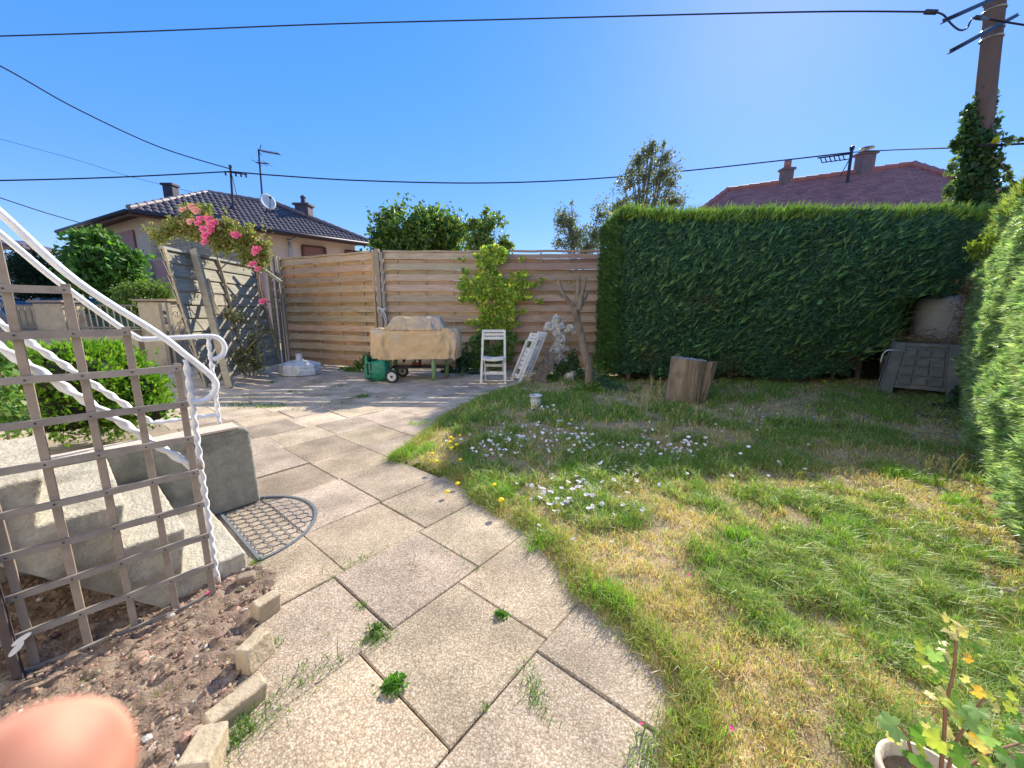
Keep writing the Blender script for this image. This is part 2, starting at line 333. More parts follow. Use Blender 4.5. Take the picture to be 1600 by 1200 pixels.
def zlawn(x, y, xs=xs, ys=ys, rs=rs, nx=nx, ny=ny, ZZ=ZZ):
    i = np.clip(((np.asarray(x)-xs[0])/rs).astype(int), 0, nx-1); j = np.clip(((np.asarray(y)-ys[0])/rs).astype(int), 0, ny-1); return ZZ[j, i]
# grass
def lawn_region(x, y):
    ed = np.interp(y, [q[1] for q in EDGE], [q[0] for q in EDGE])
    hx = 4.07+(y-3.14)*1.04               # foot of the right hedge
    return (x > ed-.03) & (x < hx+.1) & (y < 6.5-.0*x) & (np.abs(x)/np.maximum(y, .1) < 1.6)
GV, GF, GC = [], [], []; off = 0
def addg(v, f, c):
    global off
    GV.append(v); GF.append(f+off); GC.append(c); off += len(v)
for (y0, y1, n, hh, ww) in ((.55, 1.0, 60000, .040, .0022), (1.0, 1.6, 90000, .042, .0024), (1.6, 2.4, 85000, .045, .0030), (2.4, 3.6, 80000, .05, .0042), (3.6, 6.4, 75000, .06, .0062)):
    x1 = y1*1.55; x = rng.uniform(-1.1, x1, n*2); y = rng.uniform(y0, y1, n*2); k = lawn_region(x, y); x, y = x[k][:n], y[k][:n]
    d = dryness(x, y); tu = .5*vn(x, y, 11, 21)+.5*vn(x, y, 19, 22)
    keepp = rng.random(len(x)) < np.clip(1.45-1.5*(d-.35)/.3+.5*(tu-.5), .35, 1); x, y, d, tu = x[keepp], y[keepp], d[keepp], tu[keepp]
    pg = 1/(1+np.exp((d-.478+rng.normal(0, .075, len(x))-.16*(tu-.5))/.045)); g = rng.random(len(x)) < .12+.8*pg
    c = np.where(g[:, None], vary((.18, .31, .06), len(x), .35, .2), vary((.54, .43, .23), len(x), .25, .08))
    yl = rng.random(len(x)) < .22; c[yl & g] = vary((.42, .46, .13), (yl & g).sum(), .25)
    pal = rng.random(len(x)) < .10; c[pal] = vary((.62, .58, .38), pal.sum(), .2)
    ht = hh*(.22+2.1*tu**1.4+.3*pg)*rng.uniform(.4, 1.25, len(x))*np.where(g, 1, .72)
    v, f, cc = blades(x, y, zlawn(x, y)-.004, ht, ww*1.3*rng.uniform(.6, 1.3, len(x)), c, lean=.9); addg(v, f, cc)
# denser long tufts, and the overhanging fringe
def tufts(n, fx, h, w_, cbase, per=45, rad=.035, lean=.7):
    X, Y_ = fx(n); X = np.repeat(X, per)+rng.normal(0, rad, n*per); Y_ = np.repeat(Y_, per)+rng.normal(0, rad, n*per)
    hs_ = h*rng.uniform(.4, 1.1, n*per); v, f, cc = blades(X, Y_, zlawn(X, Y_)-.005, hs_, w_*rng.uniform(.6, 1.3, n*per), vary(cbase, n*per, .3, .15), lean=lean); addg(v, f, cc)
def alongedge(n):
    yy = rng.uniform(.7, 6.0, n); return np.interp(yy, [q[1] for q in EDGE], [q[0] for q in EDGE])+rng.uniform(-.01, .08, n), yy
tufts(260, alongedge, .075, .003, (.28, .35, .09), 50); tufts(200, alongedge, .06, .003, (.42, .33, .16), 50)
def inlawn(n):
    x = rng.uniform(-.8, 5.4, n*4); y = rng.uniform(.8, 5.6, n*4); k = lawn_region(x, y) & (dryness(x, y) < .5); return x[k][:n], y[k][:n]
x_, y_ = inlawn(900); tufts(len(x_), lambda n: (x_, y_), .075, .0036, (.17, .31, .055), 34, .032)
def fixed(pts): return lambda n: (np.array([G(*p)[0] for p in pts]), np.array([G(*p)[1] for p in pts]))
TP = [(745, 765), (770, 775), (850, 845), (900, 745), (640, 715), (665, 712), (620, 716), (690, 660), (660, 662), (1040, 735), (1300, 850), (1330, 830), (940, 940), (965, 960), (1130, 880), (1160, 850), (1400, 750), (1440, 760), (1500, 800)]
tufts(len(TP)*3, lambda n: tuple(np.repeat(q, 3)+rng.normal(0, .04, len(TP)*3) for q in fixed(TP)(0)), .10, .0035, (.20, .38, .045), 70, .035)
GV = np.concatenate(GV); GF = np.concatenate(GF); GC = np.concatenate(GC)
tag(fast('grass', GV, GF, leafmat('grass_blade', .35, .45, .35), None, GC), 'uneven lawn of green and straw-dry grass blades', 'grass', kind='stuff')
print('grass verts', len(GV))

# soil bed in front of the lattice
pm = [(-1.95, .72), (-1.663, 1.02), (-1.24, 1.36), (-1.2, 1.56), (-1.08, 1.50), (-.99, 1.36), (-.93, 1.15), (-.86, .98), (-.78, .8), (-.70, .5), (-.72, .3), (-2.2, .3)]
def inpoly(x, y, poly):
    c = np.zeros(np.shape(x), bool); n = len(poly)
    for i in range(n):
        (x1, y1), (x2, y2) = poly[i], poly[(i+1) % n]
        k = ((y1 > y) != (y2 > y)) & (x < (x2-x1)*(y-y1)/(y2-y1+1e-12)+x1); c ^= k
    return c
bedp = [(-4.2, -.2), (-3.2, 2.2), (-2.05, 2.0), (-1.35, 1.55), (-1.2, 1.56), (-1.06, 1.52), (-.99, 1.38), (-.93, 1.15), (-.86, .98), (-.78, .8), (-.70, .5), (-.6, -.2)]
r2_ = .012; bx = np.arange(-3.2, -.6, r2_); by = np.arange(.1, 2.1, r2_); BX, BY = np.meshgrid(bx, by)
BZ = .012+.035*(fbm(BX, BY, 6, 31)-.5)+.022*(vn(BX, BY, 38, 32)-.5)+.012*(vn(BX, BY, 80, 33)-.5)
ins = inpoly(BX, BY, bedp); ix = np.arange(BX.size).reshape(BX.shape)
F = np.stack([ix[:-1, :-1], ix[:-1, 1:], ix[1:, 1:], ix[1:, :-1]], -1).reshape(-1, 4)[ins[:-1, :-1].reshape(-1)]
sm = mat('bed_soil', (.15, .10, .07), (.30, .22, .165), 40, .95, 1, 150, c3=(.36, .28, .21), s3=14, bdist=.006)
tag(fast('soil_bed', np.stack([BX, BY, BZ], -1).reshape(-1, 3), F, sm, smooth=True), kind='structure')
# clods and pebbles: nobody could count them
ico = np.array([(0, 0, 1), (.89, 0, .45), (.28, .85, .45), (-.72, .53, .45), (-.72, -.53, .45), (.28, -.85, .45), (.72, .53, -.45), (-.28, .85, -.45), (-.89, 0, -.45), (-.28, -.85, -.45), (.72, -.53, -.45), (0, 0, -1)])
icf = np.array([(0, 1, 2), (0, 2, 3), (0, 3, 4), (0, 4, 5), (0, 5, 1), (1, 6, 2), (2, 7, 3), (3, 8, 4), (4, 9, 5), (5, 10, 1), (6, 7, 2), (7, 8, 3), (8, 9, 4), (9, 10, 5), (10, 6, 1), (11, 7, 6), (11, 8, 7), (11, 9, 8), (11, 10, 9), (11, 6, 10)])
n = 6500; x = rng.uniform(-2.6, -.65, n); y = rng.uniform(.3, 1.7, n); k = inpoly(x, y, bedp); x, y = x[k], y[k]; n = len(x)
s = .0035+.010*rng.random(n)**3.2; s[rng.random(n) < .006] *= 1.8
V = ico[None]*(s[:, None, None]*rng.uniform(.6, 1.3, (n, 1, 3)))*rng.uniform(.8, 1.2, (n, 12, 1)); th = rng.uniform(0, 6.28, n); ct, st = np.cos(th)[:, None], np.sin(th)[:, None]
V = np.stack([V[..., 0]*ct-V[..., 1]*st, V[..., 0]*st+V[..., 1]*ct, V[..., 2]*.75], -1)
zz = BZ[np.clip(((y-by[0])/r2_).astype(int), 0, len(by)-1), np.clip(((x-bx[0])/r2_).astype(int), 0, len(bx)-1)]
V += np.stack([x, y, zz+s*.25], -1)[:, None]; F = (icf[None]+12*np.arange(n)[:, None, None]).reshape(-1, 3)
cc = vary((.30, .215, .16), n, .35, .1, tip=(.40, .24, .17), tipf=.18); cc[rng.random(n) < .03] = (.55, .52, .48)
tag(fast('pebbles', V.reshape(-1, 3), F, mat('pebble', (.8, .8, .8), (1.1, 1.1, 1.1), 60, .9, .4, 150, attr=True), None, np.repeat(cc, 12, 0)), 'loose pebbles and crumbs of earth scattered over the bare bed', 'pebbles', kind='stuff')
# a few larger stones
def rock(name, c, size, m, label, cat, group=None, seed=0, amp=.22, rz=0):
    me = bpy.data.meshes.new(name); import bmesh; bm = bmesh.new(); bmesh.ops.create_icosphere(bm, subdivisions=3, radius=1)
    for v in bm.verts:
        d = v.co.copy(); q = 1+amp*mnoise.noise(d*1.6+Vector((seed, 0, 0)))+amp*.5*mnoise.noise(d*4+Vector((0, seed, 0)))
        for ax in range(3): d[ax] = math.copysign(abs(d[ax])**.8, d[ax])
        v.co = Vector((d.x*size[0], d.y*size[1], d.z*size[2]))*q
    bm.to_mesh(me); bm.free(); o = link(name, me, m); o.location = c; o.rotation_euler = (0, 0, rz); tag(o, label, cat, group); return o
rock('stone', G(262, 1005)+[0, 0, .015], (.045, .016, .012), mat('red_stone', (.34, .22, .17), (.42, .29, .22), 20, .9, .4), 'long flat reddish stone lying on the soil of the bed', 'stone', seed=1, rz=.9)
rock('stone', G(222, 1033)+[0, 0, .015], (.022, .018, .015), MATS['red_stone'], 'rounded pinkish stone beside the small white one in the bed', 'stone', seed=2)
rock('stone', G(237, 1036)+[0, 0, .012], (.014, .012, .010), mat('white_stone', (.6, .6, .6), (.7, .7, .68), 20, .8), 'small white stone in the middle of the soil bed', 'stone', seed=3)
rock('stone', G(268, 969)+[0, 0, .015], (.013, .012, .014), mat('grey_stone', (.36, .34, .32), (.46, .44, .4), 20, .9), 'egg-shaped grey stone against the bottom rail of the lattice', 'stone', seed=4)
# edging stones
M_edge = mat('edging_stone', (.38, .30, .20), (.56, .47, .34), 18, .95, .7, 90, c3=(.38, .31, .22), s3=12, bdist=.006)
ES = [((417, 960), 60, .09, .045, .085, 'upright edging stone nearest the twisted rail post, standing alone', 5),
      ((403, 1032), 78, .105, .055, .09, 'tall upright edging stone, second along the bed from the steps', -6),
      ((369, 1112), 58, .15, .05, .07, 'long edging stone tilted over, leaning towards the bed', 14),
      ((322, 1200), 100, .10, .07, .09, 'edging stone nearest the camera at the edge of the soil bed', 4)]
for i, (p, ang, l, wd, h, lab, tl) in enumerate(ES):
    mb = MB(); mb.box((0, 0, h/2), (l, wd, h), jit=.004); o = mb.build('edging_stone', M_edge, bevel=.008, seg=3, local=(0, 0, 0))
    o.location = G(*p)-[0, 0, .008]; o.rotation_euler = (R(tl), 0, R(ang)); tag(o, lab, 'edging stone', 'edging stones between the soil bed and the patio')
    sb_ = o.modifiers.new('s', 'SUBSURF'); sb_.subdivision_type = 'SIMPLE'; sb_.levels = sb_.render_levels = 3
    tx_ = bpy.data.textures.get('rough') or bpy.data.textures.new('rough', 'CLOUDS'); tx_.noise_scale = .02
    dm = o.modifiers.new('d', 'DISPLACE'); dm.texture = tx_; dm.strength = .005; dm.mid_level = .5
mb = MB(); mb.box((0, 0, .02), (.07, .045, .05), jit=.005); o = mb.build('edging_stone', mat('brown_stone', (.22, .16, .12), (.32, .25, .19), 18, .95, .7, 70), bevel=.01, local=(0, 0, 0)); o.location = G(386, 912); o.rotation_euler = (0, 0, R(30)); tag(o, 'low brown edging stone half buried at the foot of the bottom step', 'edging stone', 'edging stones between the soil bed and the patio')
rock('stone', G(360, 912)+[0, 0, .012], (.022, .015, .014), MATS['red_stone'], 'small red stone next to the bottom step and twisted post', 'stone', seed=5)

# dry needles and twig bits blown on to the slabs by the lawn
n = 170; xx = np.concatenate([rng.normal(800, 45, n), rng.normal(700, 90, 60)]); yy = np.concatenate([rng.normal(800, 35, n), rng.normal(900, 80, 60)]); q = np.array([G(a, b) for a, b in zip(xx, yy)]); q = q[~lawn_region(q[:, 0], q[:, 1])]; q[:, 2] = .006; n = len(q)
V, F, Cc = leaf_arrays(q, rng.normal(size=(n, 3))*[1, .6, .04]+[.5, .5, 0], rng.uniform(.008, .030, n), np.full(n, .0022), vary((.20, .12, .08), n, .4))
tag(fast('dry_needles', V, F, leafmat('straw', .1, .8, .1), None, Cc), 'dark dry needles and twig bits scattered on the slabs beside the lawn', 'needles', kind='stuff')

# weeds in the joints
def weed(px, h, spread, n, base, label=None, group='grass tufts in the patio joints', name='grass_tuft', wd=.0035, leafy=False, shape=(1, 1), rz=0, cat='grass tuft'):
    c = G(*px); s2 = np.array([spread*shape[0], spread*shape[1]]); q = rng.normal(size=(n, 2))*s2*.5; cr_, sr_ = math.cos(rz), math.sin(rz)
    X = q[:, 0]*cr_-q[:, 1]*sr_; Y_ = q[:, 0]*sr_+q[:, 1]*cr_
    if leafy:
        pts = np.stack([X, Y_, rng.uniform(.003, h, n)*np.exp(-(q**2).sum(1)/spread**2)], 1); ax = np.stack([X, Y_, np.full(n, .02)], 1)/spread+rng.normal(0, .5, (n, 3))*[1, 1, .5]
        V, F, Cc = leaf_arrays(pts, ax, np.full(n, .016), np.full(n, .009), vary(base, n, .3))
    else: V, F, Cc = blades(X, Y_, np.zeros(n)-.008, h*rng.uniform(.4, 1.2, n), wd*rng.uniform(.6, 1.3, n), vary(base, n, .3, .15), lean=1.3)
    o = fast(name, V, F, leafmat('grass_blade'), None, Cc); o.location = c; return tag(o, label, cat, group)
gl = 'small low tuft of grass growing out of a patio joint'
W_ = [((560, 878), .03, .06, 90, (3, 1), .8), ((590, 995), .035, .045, 120, (1.2, 1), .3), ((640, 880), .02, .04, 50, (1, 1), 0), ((835, 1075), .025, .07, 160, (.6, 1.6), .4), ((640, 800), .02, .04, 60, (2, 1), -.6), ((690, 860), .02, .05, 50, (2, 1), -.6), ((730, 880), .02, .05, 60, (2, 1), -.6), ((712, 800), .02, .05, 50, (2, 1), .8), ((565, 945), .02, .03, 50, (1, 1), 0),
      ((565, 620), .06, .10, 90, (1, 1), 0), ((590, 620), .03, .05, 30, (1, 1), 0), ((420, 635), .04, .12, 160, (2, 1), .2), ((380, 632), .04, .14, 160, (2, 1), 0), ((395, 620), .03, .1, 80, (2, 1), 0), ((480, 612), .03, .12, 100, (2.4, 1), .6), ((500, 597), .03, .06, 50, (2, 1), .2), ((455, 612), .03, .06, 50, (1, 1), .2), ((505, 618), .03, .1, 60, (2, 1), .2), ((530, 603), .04, .06, 50, (2, 1), .2), ((425, 598), .05, .06, 50, (1, 1), .2), ((525, 631), .03, .1, 60, (2, 1), .6), ((510, 627), .03, .06, 40, (2, 1), .2), ((770, 612), .04, .08, 90, (2, 1), .1), ((600, 632), .02, .04, 20, (1, 1), 0), ((625, 625), .03, .06, 30, (2, 1), .8), ((465, 640), .03, .08, 40, (2, 1), 0), ((300, 628), .04, .12, 60, (2, 1), 0),
      ((510, 1045), .02, .04, 30, (2, 1), .7), ((475, 1060), .02, .05, 40, (3, 1), .7), ((755, 1105), .02, .03, 30, (1, 1), 0), ((1010, 1180), .05, .05, 120, (2, 1), .9), ((440, 1075), .03, .07, 60, (3, 1), 1.0), ((400, 1130), .04, .06, 120, (3, 1), 1.0), ((375, 1150), .05, .04, 90, (1, 1), 0), ((430, 1005), .04, .02, 40, (1, 1), 0), ((395, 905), .03, .03, 60, (1, 1), 0), ((400, 880), .03, .03, 60, (1, 1), 0)]
for px, h, sp, n, shp, rz in W_: weed(px, h, sp, n, (.11, .22, .035), gl, shape=shp, rz=rz, wd=.003 if px[1] > 700 else .008)
weed((617, 1072), .03, .035, 210, (.10, .26, .03), 'rounded bright green leafy weed in the joint left of the large middle slab', None, 'leafy_weed', leafy=True, cat='weed')
weed((782, 962), .022, .022, 90, (.10, .25, .04), 'small leafy weed with a red tip in the crack near the lawn edge', None, 'leafy_weed', leafy=True, cat='weed')
weed((590, 985), .03, .03, 90, (.11, .2, .04), 'flat leafy weed sprawled over the joint above the round weed', None, 'leafy_weed', leafy=True, cat='weed')
for px in ((118, 1080), (245, 1095)): weed(px, .03, .04, 70, (.2, .26, .05), 'thin pale grass tuft sprouting from the bare soil bed', 'grass tufts in the soil bed', wd=.002)
# ================================================================= STEPS, WALL, RAILS, LATTICE
B0 = G(388, 892)
def S(a, b, z): return B0+DD*a+NN*b+UP*z
st = empty('concrete_staircase', B0, 'worn concrete steps with crumbling edges behind the wooden lattice', 'steps')
wdt = .69; ru, rz_ = .163, .163; tz = .097; at_ = 0
prev_r = 0.0
lev = [(0.0, .097), (-.182, .30), (-.333, .467), (-.502, .626)]
while len(lev) < 9: lev.append((lev[-1][0]-.163, lev[-1][1]+.162))
def under(a): return max(0.0, .017+(-.29-a)*1.1)
for i, (a, z) in enumerate(lev):
    nxt = lev[i+1][0] if i+1 < len(lev) else a-.17
    zb = (lev[i-1][1] if i else 0); ab = a-.038 if i else a
    back = nxt-.045
    mb = MB(); poly = [S(a, 0, z), S(ab, 0, zb-.002 if i else 0), S(back, 0, zb-.002 if i else 0), S(back, 0, z)]
    mb.prism(poly, NN*wdt)
    o = mb.build('step', M_conc, st, bevel=.010, seg=3); roughen(o, .006, .03)
mb = MB(); top = [S(-.02, .004, .06)]
prof = [(-.02, 0.0), (-.107, .0), (-.29, .012), (-1.5, .012+1.21*1.1), (-1.5, lev[-1][1]-.03)]
pl = [(-.02, 0), (-.29, .0)]+[(-.29-.1*k, .0+.11*k) for k in range(1, 13)]
for i in range(len(lev)-1, -1, -1):
    a = lev[i][0]; zb = lev[i-1][1] if i else 0
    if i: pl += [(a-.05-.16, zb-.004), (a-.05, zb-.004)] if i < len(lev) else []
pl2 = [(-.03, 0), (-.29, 0), (-1.5, 1.33), (-1.5, 1.44)]+[p for i in range(len(lev)-1, 0, -1) for p in ((lev[i][0]-.04, lev[i][1]-.01), (lev[i][0]-.04, lev[i-1][1]-.004))]+[(-.03, .09)]
# clean monotone profile under the treads
mb.prism([S(a, .003, z) for a, z in pl2], NN*(wdt-.006)); mb.build('underside', M_conc, st)
# far side wall
W0 = G(408, 783)
sw = MB(); ax = AX
pf = [(0, 0), (-.01, .455), (-.03, .478), (-.06, .482), (-2.2, .482), (-2.2, 0)]
wl_ = MB(); wl_.prism([W0+DD*a+UP*z for a, z in pf], NN*.135)
WALL = thing('concrete_wall', wl_, mat('stair_wall', (.17, .165, .14), (.42, .40, .33), 22, .95, 1, 70, c3=(.12, .12, .10), s3=4.5, bdist=.01, amt=.75), 'low stained concrete wall along the far side of the steps', 'wall', W0, bevel=.015, seg=3); roughen(WALL, .008, .05)
cap = MB(); cap.box(W0+DD*(-1.13)+NN*.0675+UP*.4875, (2.14, .14, .014), AX); sub(cap, 'coping', mat('wall_coping', (.52, .42, .34), (.62, .54, .44), 14, .9, .4, 80), WALL, bevel=.004)

# half-round honeycomb doormat
mc = (np.array([-1.757, 2.141, 0])+np.array([-1.19, 1.60, 0]))/2-DD*.005; mr_ = .385
ms = MB(); z0 = .004
def arcp(r, n=40): return [mc+DD*(r*math.cos(t))+NN*(r*math.sin(t))+UP*z0 for t in np.linspace(-math.pi/2, math.pi/2, n)]
ring = arcp(mr_); 
for i in range(len(ring)-1): ms.bar(ring[i], ring[i+1]+(ring[i+1]-ring[i])*.05, .015, .010)
ms.bar(ring[0], ring[-1], .015, .010)
DM = thing('doormat', ms, mat('grey_rubber', (.12, .135, .15), (.20, .22, .235), 60, .7, .2), 'half-round grey rubber honeycomb doormat on the slabs before the bottom step', 'doormat', mc)
hm = MB(); s = .033
for i in range(-12, 13):
    for j in range(-14, 15):
        cx = i*s*1.5; cy = j*s*math.sqrt(3)+(s*math.sqrt(3)/2 if i % 2 else 0)
        for k in range(3):
            a1, a2 = math.pi/3*k, math.pi/3*(k+1); p = (cx+s*math.cos(a1), cy+s*math.sin(a1)); q = (cx+s*math.cos(a2), cy+s*math.sin(a2))
            if all(math.hypot(*u) < mr_-.006 and u[0] > .005 for u in (p, q)):
                z1 = z0-.001-.0002*k
                hm.bar(mc+DD*p[0]+NN*p[1]+UP*z1, mc+DD*q[0]+NN*q[1]+UP*z1, .0034, .003)
sub(hm, 'honeycomb', MATS['grey_rubber'], DM)

# handrails: round rail, twisted posts, twisted lower bar
def smooth_path(pts, n=8):
    out = []; p = [np.array(q, float) for q in pts]
    for i in range(len(p)-1):
        p0, p1, p2, p3 = p[max(i-1, 0)], p[i], p[i+1], p[min(i+2, len(p)-1)]
        for t in np.linspace(0, 1, n, endpoint=False): out.append(.5*((2*p1)+(-p0+p2)*t+(2*p0-5*p1+4*p2-p3)*t*t+(-p0+3*p1-3*p2+p3)*t**3))
    out.append(p[-1]); return out
def twist(mb, p, q, r, pitch=.05):
    p = np.array(p, float); q = np.array(q, float); l = np.linalg.norm(q-p); m = int(l/.008)+2
    mb.tube([p+(q-p)*k/(m-1) for k in range(m)], r, 12, lobes=2, amp=.30, turn=2*math.pi/(pitch*2)*(l/(m-1)))
nr = empty('stair_handrail', S(-.115, -.015, 0), 'near white railing with round rail and twisted rope-like bars beside the steps', 'handrail', 'white stair railings')
def NP(a, z, b=-.015): return S(a, b, z)
path = [NP(-.97, 2.16), NP(-.8, 1.91), NP(-.6, 1.625)]+[NP(-.466, 1.432), NP(-.343, 1.246), NP(-.171, 1.072), NP(-.10, .985), NP(-.045, .915), NP(-.022, .868), NP(-.034, .828), NP(-.066, .803), NP(-.112, .806)]
mb = MB(); mb.tube(smooth_path(path), .0115, 14); mb.build('rail', M_white, nr, smooth=True)
mb = MB(); twist(mb, NP(-.104, .97), NP(-.116, .02), .0095, .055); mb.build('post', M_white, nr, smooth=True)
mb = MB(); twist(mb, NP(-.118, .525), NP(-.97, 1.62), .0125, .065); mb.build('lower_bar', M_white, nr, smooth=True)
mb = MB(); mb.tube([NP(-.113, .575), NP(-.114, .53)], .0125, 12); mb.tube([NP(-.1155, .05), NP(-.116, .0)], .0125, 12); mb.build('collar', mat('rusty_paint', (.6, .55, .5), (.38, .24, .15), 60, .7, .4), nr, smooth=True)
Fp = G(343, 662, .488)
def FP(a, z): return Fp+DD*a+UP*(z-.488)
fr = empty('stair_handrail', Fp, 'far white railing standing on the low concrete wall, ending in a level curl', 'handrail', 'white stair railings')
path = [FP(-1.35, 2.42), FP(-1.0, 1.95), FP(-.67, 1.50), FP(-.53, 1.30), FP(-.36, 1.09), FP(-.29, 1.018), FP(-.262, 1.008), FP(-.2, 1.008), FP(-.1, 1.01), FP(.02, 1.01), FP(.06, .99), FP(.078, .945), FP(.06, .895), FP(.015, .875)]
mb = MB(); mb.tube(smooth_path(path), .0135, 14); mb.build('rail', M_white, fr, smooth=True)
mb = MB(); twist(mb, FP(.005, 1.0), FP(0, .485), .0105, .06); mb.build('post', M_white, fr, smooth=True)
mb = MB(); twist(mb, FP(.0, .543), FP(-.29, .558), .0105, .06); twist(mb, FP(-.29, .558), FP(-.36, .65), .0115, .06); twist(mb, FP(-.36, .65), FP(-1.3, 1.86), .0135, .07); mb.build('lower_bar', M_white, fr, smooth=True)

# wooden lattice leaning at the foot of the steps
T0 = G(325, 937, 0); TD = np.array([.718, .696, 0]); TN = np.array([.696, -.718, 0])
lt = empty('wooden_lattice', T0, 'weathered grey wooden lattice screen with a stepped top in front of the steps', 'lattice')
for k in range(12):
    z = .008+.1342*k; ar = .035 if k < 8 else .035-.117*(k-7)
    if k == 0: ar = 0
    c = 1+random.uniform(-.12, .12)
    mb = MB(); n_ = 9; A = [np.array(T0+TD*(-1.05+(ar+1.05)*t/n_)+UP*(z+random.uniform(-.0015, .0015))+TN*.008) for t in range(n_+1)]
    for i in range(n_): mb.bar(A[i], A[i+1]+(A[i+1]-A[i])*.004, .012, .022, cc=(c, c, c))
    o = mb.build('horizontal_slat', M_lat, lt)
for j, a in enumerate((.018, -.097, -.212, -.328, -.444, -.56, -.676, -.79, -.9, -1.01)):
    zt = [.965, 1.10, 1.235, 1.36, 1.50, 1.50, 1.50, 1.5, 1.5, 1.5][j]; c = 1+random.uniform(-.1, .1)
    mb = MB(); mb.bar(T0+TD*a-TN*.005, T0+TD*(a+.004)+UP*zt-TN*.005, .021, .012, up=TN, cc=(c*1.1, c*1.02, c*.92)); mb.build('upright_slat', M_lat, lt, bevel=.0015)
nl = MB()
for k in range(12):
    for a in (.018, -.097, -.212, -.328, -.444, -.56):
        if a <= (.035 if k < 8 else .035-.117*(k-7)): nl.box(T0+TD*a+UP*(.008+.1342*k)+TN*.0145, (.005, .002, .005), np.array([TD, TN, UP]))
nl.build('nails', M_dark, lt)
# dark outer post at the left
mb = MB(); mb.box(T0+TD*(-.475)+UP*.45-TN*(-.03), (.022, .03, .9), np.array([TD, TN, UP])); thing('garden_stake', mb, mat('dark_stake', (.07, .05, .05), (.13, .10, .09), 20, .8, .4), 'dark brown square stake fastened to the left side of the lattice', 'stake', T0+TD*(-.475)+TN*.03, bevel=.003)
# small white plant label clipped on the stake
pc = T0+TD*(-.455)+UP*.14+TN*.05
mb = MB()
for (dx, dz, tl) in ((.008, .012, .5), (-.006, -.014, .8)):
    pts = [pc+TD*(dx+.024*math.cos(t)*math.cos(tl)-.008*math.sin(t)*math.sin(tl))+UP*(dz+.024*math.cos(t)*math.sin(tl)+.008*math.sin(t)*math.cos(tl)) for t in np.linspace(0, 6.28, 14, endpoint=False)]
    mb.prism(pts, TN*.0015, (1, 1, 1))
thing('plant_label', mb, mat('label_plastic', (.75, .75, .72)), 'pair of small white oval tags fastened low on the lattice', 'plant tag', pc)
# a rose petal on the ground
M_pet = mat('pink_petal', (.75, .05, .25), (.85, .15, .38), 30, .6)
def petal(px, s, lab, z=.01, par=None):
    c = G(*px)+[0, 0, z]; mb = MB()
    for k in range(3):
        t = random.uniform(0, 6.28); u = np.array([math.cos(t), math.sin(t), 0]); v = np.cross(UP, u); o_ = c+u*s*.4*k
        mb.add([o_-u*s, o_+v*s*.6+UP*s*.5, o_+u*s+UP*s*.2, o_-v*s*.6+UP*s*.4, o_+UP*s*.05], [(0, 4, 1), (1, 4, 2), (2, 4, 3), (3, 4, 0)])
    thing('rose_petal', mb, M_pet, lab, 'petal', c, 'fallen rose petals')
petal((325, 935), .012, 'bright pink rose petal lying against the foot of the lattice', .02)
petal((891, 902), .010, 'bright pink rose petal on the slab at the edge of the lawn')
petal((1089, 1107), .011, 'dark magenta rose petal in the dry grass by the slab corner', .03)
petal((1075, 910), .007, 'small pink rose petal in the straw-coloured patch of lawn', .035)
petal((1140, 1155), .008, 'pink rose petal in the grass nearest the camera', .04)
petal((716, 757), .008, 'tiny pink petal beside the yellow flowers at the lawn corner', .04)
petal((700, 657), .03, 'small patch of faded pink petals where lawn meets patio', .02)
petal((1003, 1134), .006, 'small reddish seed-like petal on the slab in the foreground', .008)

# ---- the photographer's fingertip close to the lens (softly out of focus)
skin = bpy.data.materials.new('skin'); skin.use_nodes = True; b = skin.node_tree.nodes['Principled BSDF']
nz = skin.node_tree.nodes.new('ShaderNodeTexNoise'); nz.inputs['Scale'].default_value = 120; tcs = skin.node_tree.nodes.new('ShaderNodeTexCoord'); skin.node_tree.links.new(tcs.outputs['Object'], nz.inputs['Vector'])
rp = skin.node_tree.nodes.new('ShaderNodeValToRGB'); rp.color_ramp.elements[0].color = (.44, .17, .11, 1); rp.color_ramp.elements[1].color = (.62, .33, .22, 1); rp.color_ramp.elements[0].position = .35; rp.color_ramp.elements[1].position = .65
skin.node_tree.links.new(nz.outputs[0], rp.inputs[0]); skin.node_tree.links.new(rp.outputs[0], b.inputs['Base Color']); b.inputs['Roughness'].default_value = .75
b.inputs['Subsurface Weight'].default_value = .4; b.inputs['Subsurface Radius'].default_value = (.006, .003, .002); b.inputs['Subsurface Scale'].default_value = 1
def campt(x, y, d):    # point at optical depth d
    r = np.array([(x-800)/600, _c-(y-600)/600*_s, -_s-(y-600)/600*_c]); return np.array([0, 0, CH])+r*d
tip = campt(72, 1215, .036); root = campt(-330, 1700, .060)
ax1 = root-tip; ln = np.linalg.norm(ax1); ax1 /= ln
s1 = np.cross(ax1, (0, 1, 0)); s1 /= np.linalg.norm(s1); s2 = np.cross(ax1, s1)
profl = [(-.0062, .0005), (-.0058, .0024), (-.0048, .0040), (-.0028, .0055), (0, .0066), (.004, .0074), (.009, .0077), (.014, .0075), (.019, .0072), (.0235, .0077), (.028, .0079), (.034, .0078), (.040, .0082), (.046, .0086), (.052, .0084)]
vs = []; fs = []; n_ = 32
for i, (t, r_) in enumerate(profl):
    for k in range(n_):
        th = 2*math.pi*k/n_; e_ = 1+.03*math.cos(2*th)
        vs.append(tip+ax1*(t)+s1*r_*1.04*e_*math.cos(th)+s2*r_*.95*math.sin(th))
fs = [(i*n_+k, i*n_+(k+1) % n_, (i+1)*n_+(k+1) % n_, (i+1)*n_+k) for i in range(len(profl)-1) for k in range(n_)]+[tuple(range(n_-1, -1, -1)), tuple((len(profl)-1)*n_+k for k in range(n_))]
